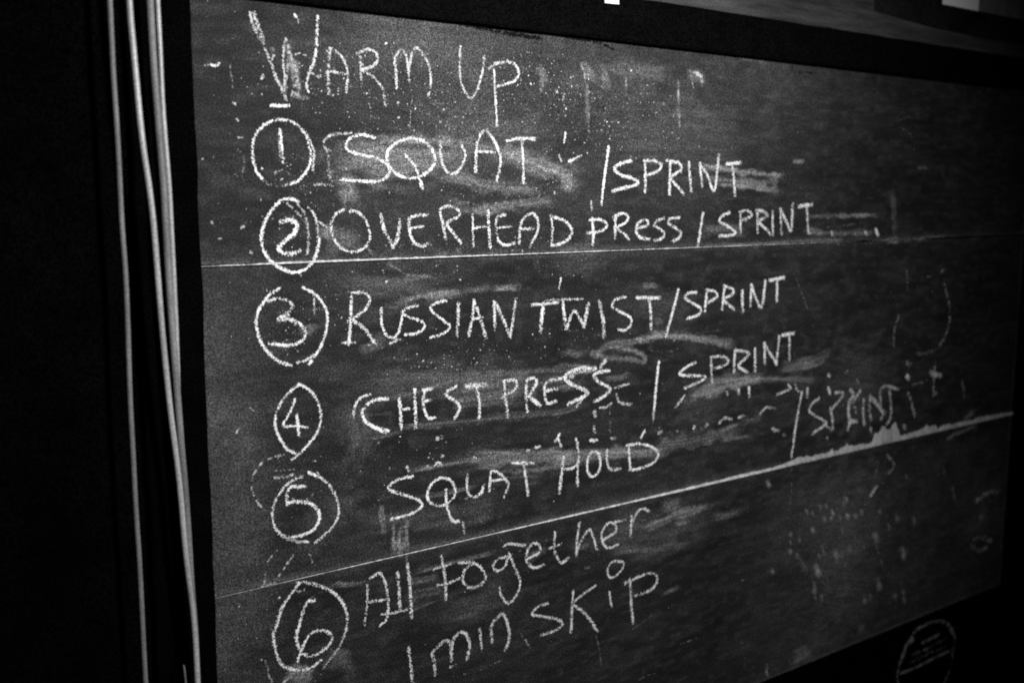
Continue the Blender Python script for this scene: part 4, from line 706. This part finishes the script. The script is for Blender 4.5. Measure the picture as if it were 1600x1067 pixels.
lu = [0, 200, 420, 700, 850, 1000] + [p[0] for p in LEDGE]; lh = [0.3, 0.7, 1.0, 1.8, 2.6, 4.0] + [max(1.6, p[1] + 4.0) for p in LEDGE]
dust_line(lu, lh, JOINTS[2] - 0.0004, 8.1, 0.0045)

# ------------------------------------------------------------------ cables hanging left of the board
G = 'thin cables hanging on the black wall left of the chalkboard'
for key, r, m, lab in (('a', 0.0031, M_cable_dull, 'dull grey cable hanging on its own, farthest from the chalkboard'),
                       ('b', 0.0036, M_cable, 'bright white cable in front, crossing over the others towards the bottom'),
                       ('c', 0.0043, M_cable_dull, 'dull grey cable running tight along the left of a brighter white one'),
                       ('d', 0.0029, M_cable, 'white cable hanging nearest the chalkboard edge')):
    p = CABLES[key]
    p = [[p[0][0] - 0.004, p[0][1], p[0][2] + 1.1]] + p + [[p[-1][0] + 0.003, p[-1][1], p[-1][2] - 0.9]]
    tag(tube('cable', p, r, m), lab, 'cable', G)
p = CABLES['e']
tag(tube('cable', p + [[p[-1][0] + 0.003, p[-1][1], p[-1][2] - 0.9]], 0.0013, M_cable_dull), 'short thin cable end showing low between two white cables', 'cable', G)

# ------------------------------------------------------------------ emblem on the cladding below the board
bad = [(n, [(w, op, mm(p)) for w, op, p in s]) for n, r, b, s in WORDS if n.startswith('badge')]
emb = thing('round_emblem', 'faded round emblem with small lines of text printed on the black wall below the chalkboard', 'emblem', (0, 0, 0))
for n, s in bad:
    if n == 'badge_text':
        # rows of small worn letters
        rows = []
        for w, op, p in s:
            q = curve_pts(p, 1.0); k = 0
            nn = max(1, int(len(q) / 9))
            for i in range(nn):
                c = q[min(len(q) - 1, int((i + .5) * len(q) / nn))]
                for _ in range(2):
                    a = c + rng.uniform(-2.5, 2.5, 2); b = c + rng.uniform(-3, 3, 2) + np.array([0, rng.choice([-3, 3])])
                    rows.append((2.4, op, list(a) + list(b)))
            if w > 9.5: rows.append((w * .6, op * .7, p))
        s = rows
    chalk({'badge_ring': 'emblem_ring', 'badge_bar': 'emblem_bar', 'badge_text': 'emblem_text'}[n], s, emb, M_ink, WALL_Y - 0.0008)

# ------------------------------------------------------------------ paper above the frame, and a dark sheet painted as shade
def sheet(name, pts, y, t, m, parent=None):
    n = len(pts)
    V = [(x, y, z) for x, z in pts] + [(x, y + t, z) for x, z in pts]
    me = bpy.data.meshes.new(name)
    me.from_pydata(V, [], [tuple(range(n)), tuple(reversed(range(n, 2 * n)))] + [(i, i + n, (i + 1) % n + n, (i + 1) % n) for i in range(n)])
    me.update()
    return link(name, me, m, parent)
tag(sheet('paper_tag', [(0.6275, 0.3745), (0.6560, 0.3755), (0.6490, 0.440), (0.6220, 0.440)], -0.0212, 0.0006, M_paper),
    'small white paper tag stuck on the top rail of the chalkboard', 'paper')
ps = thing('poster', 'poster with a white band, over a dark sheet of painted shade, on the wall above the chalkboard', 'poster', (0, 0, 0))
sheet('shade_sheet', [(1.395, 0.452), (1.60, 0.438), (2.35, 0.430), (2.35, 0.95), (1.355, 0.95)], 0.0470, 0.0012, M_wall_shade, ps)  # dark sheet paints the fading light and a bar's shadow on the wall
sheet('white_band', [(1.627, 0.489), (1.765, 0.489), (1.765, 0.93), (1.622, 0.93)], 0.0460, 0.0006, M_paper, ps)
sheet('grey_print', [(1.7655, 0.489), (2.30, 0.490), (2.30, 0.93), (1.7655, 0.93)], 0.0460, 0.0006, M_print, ps)
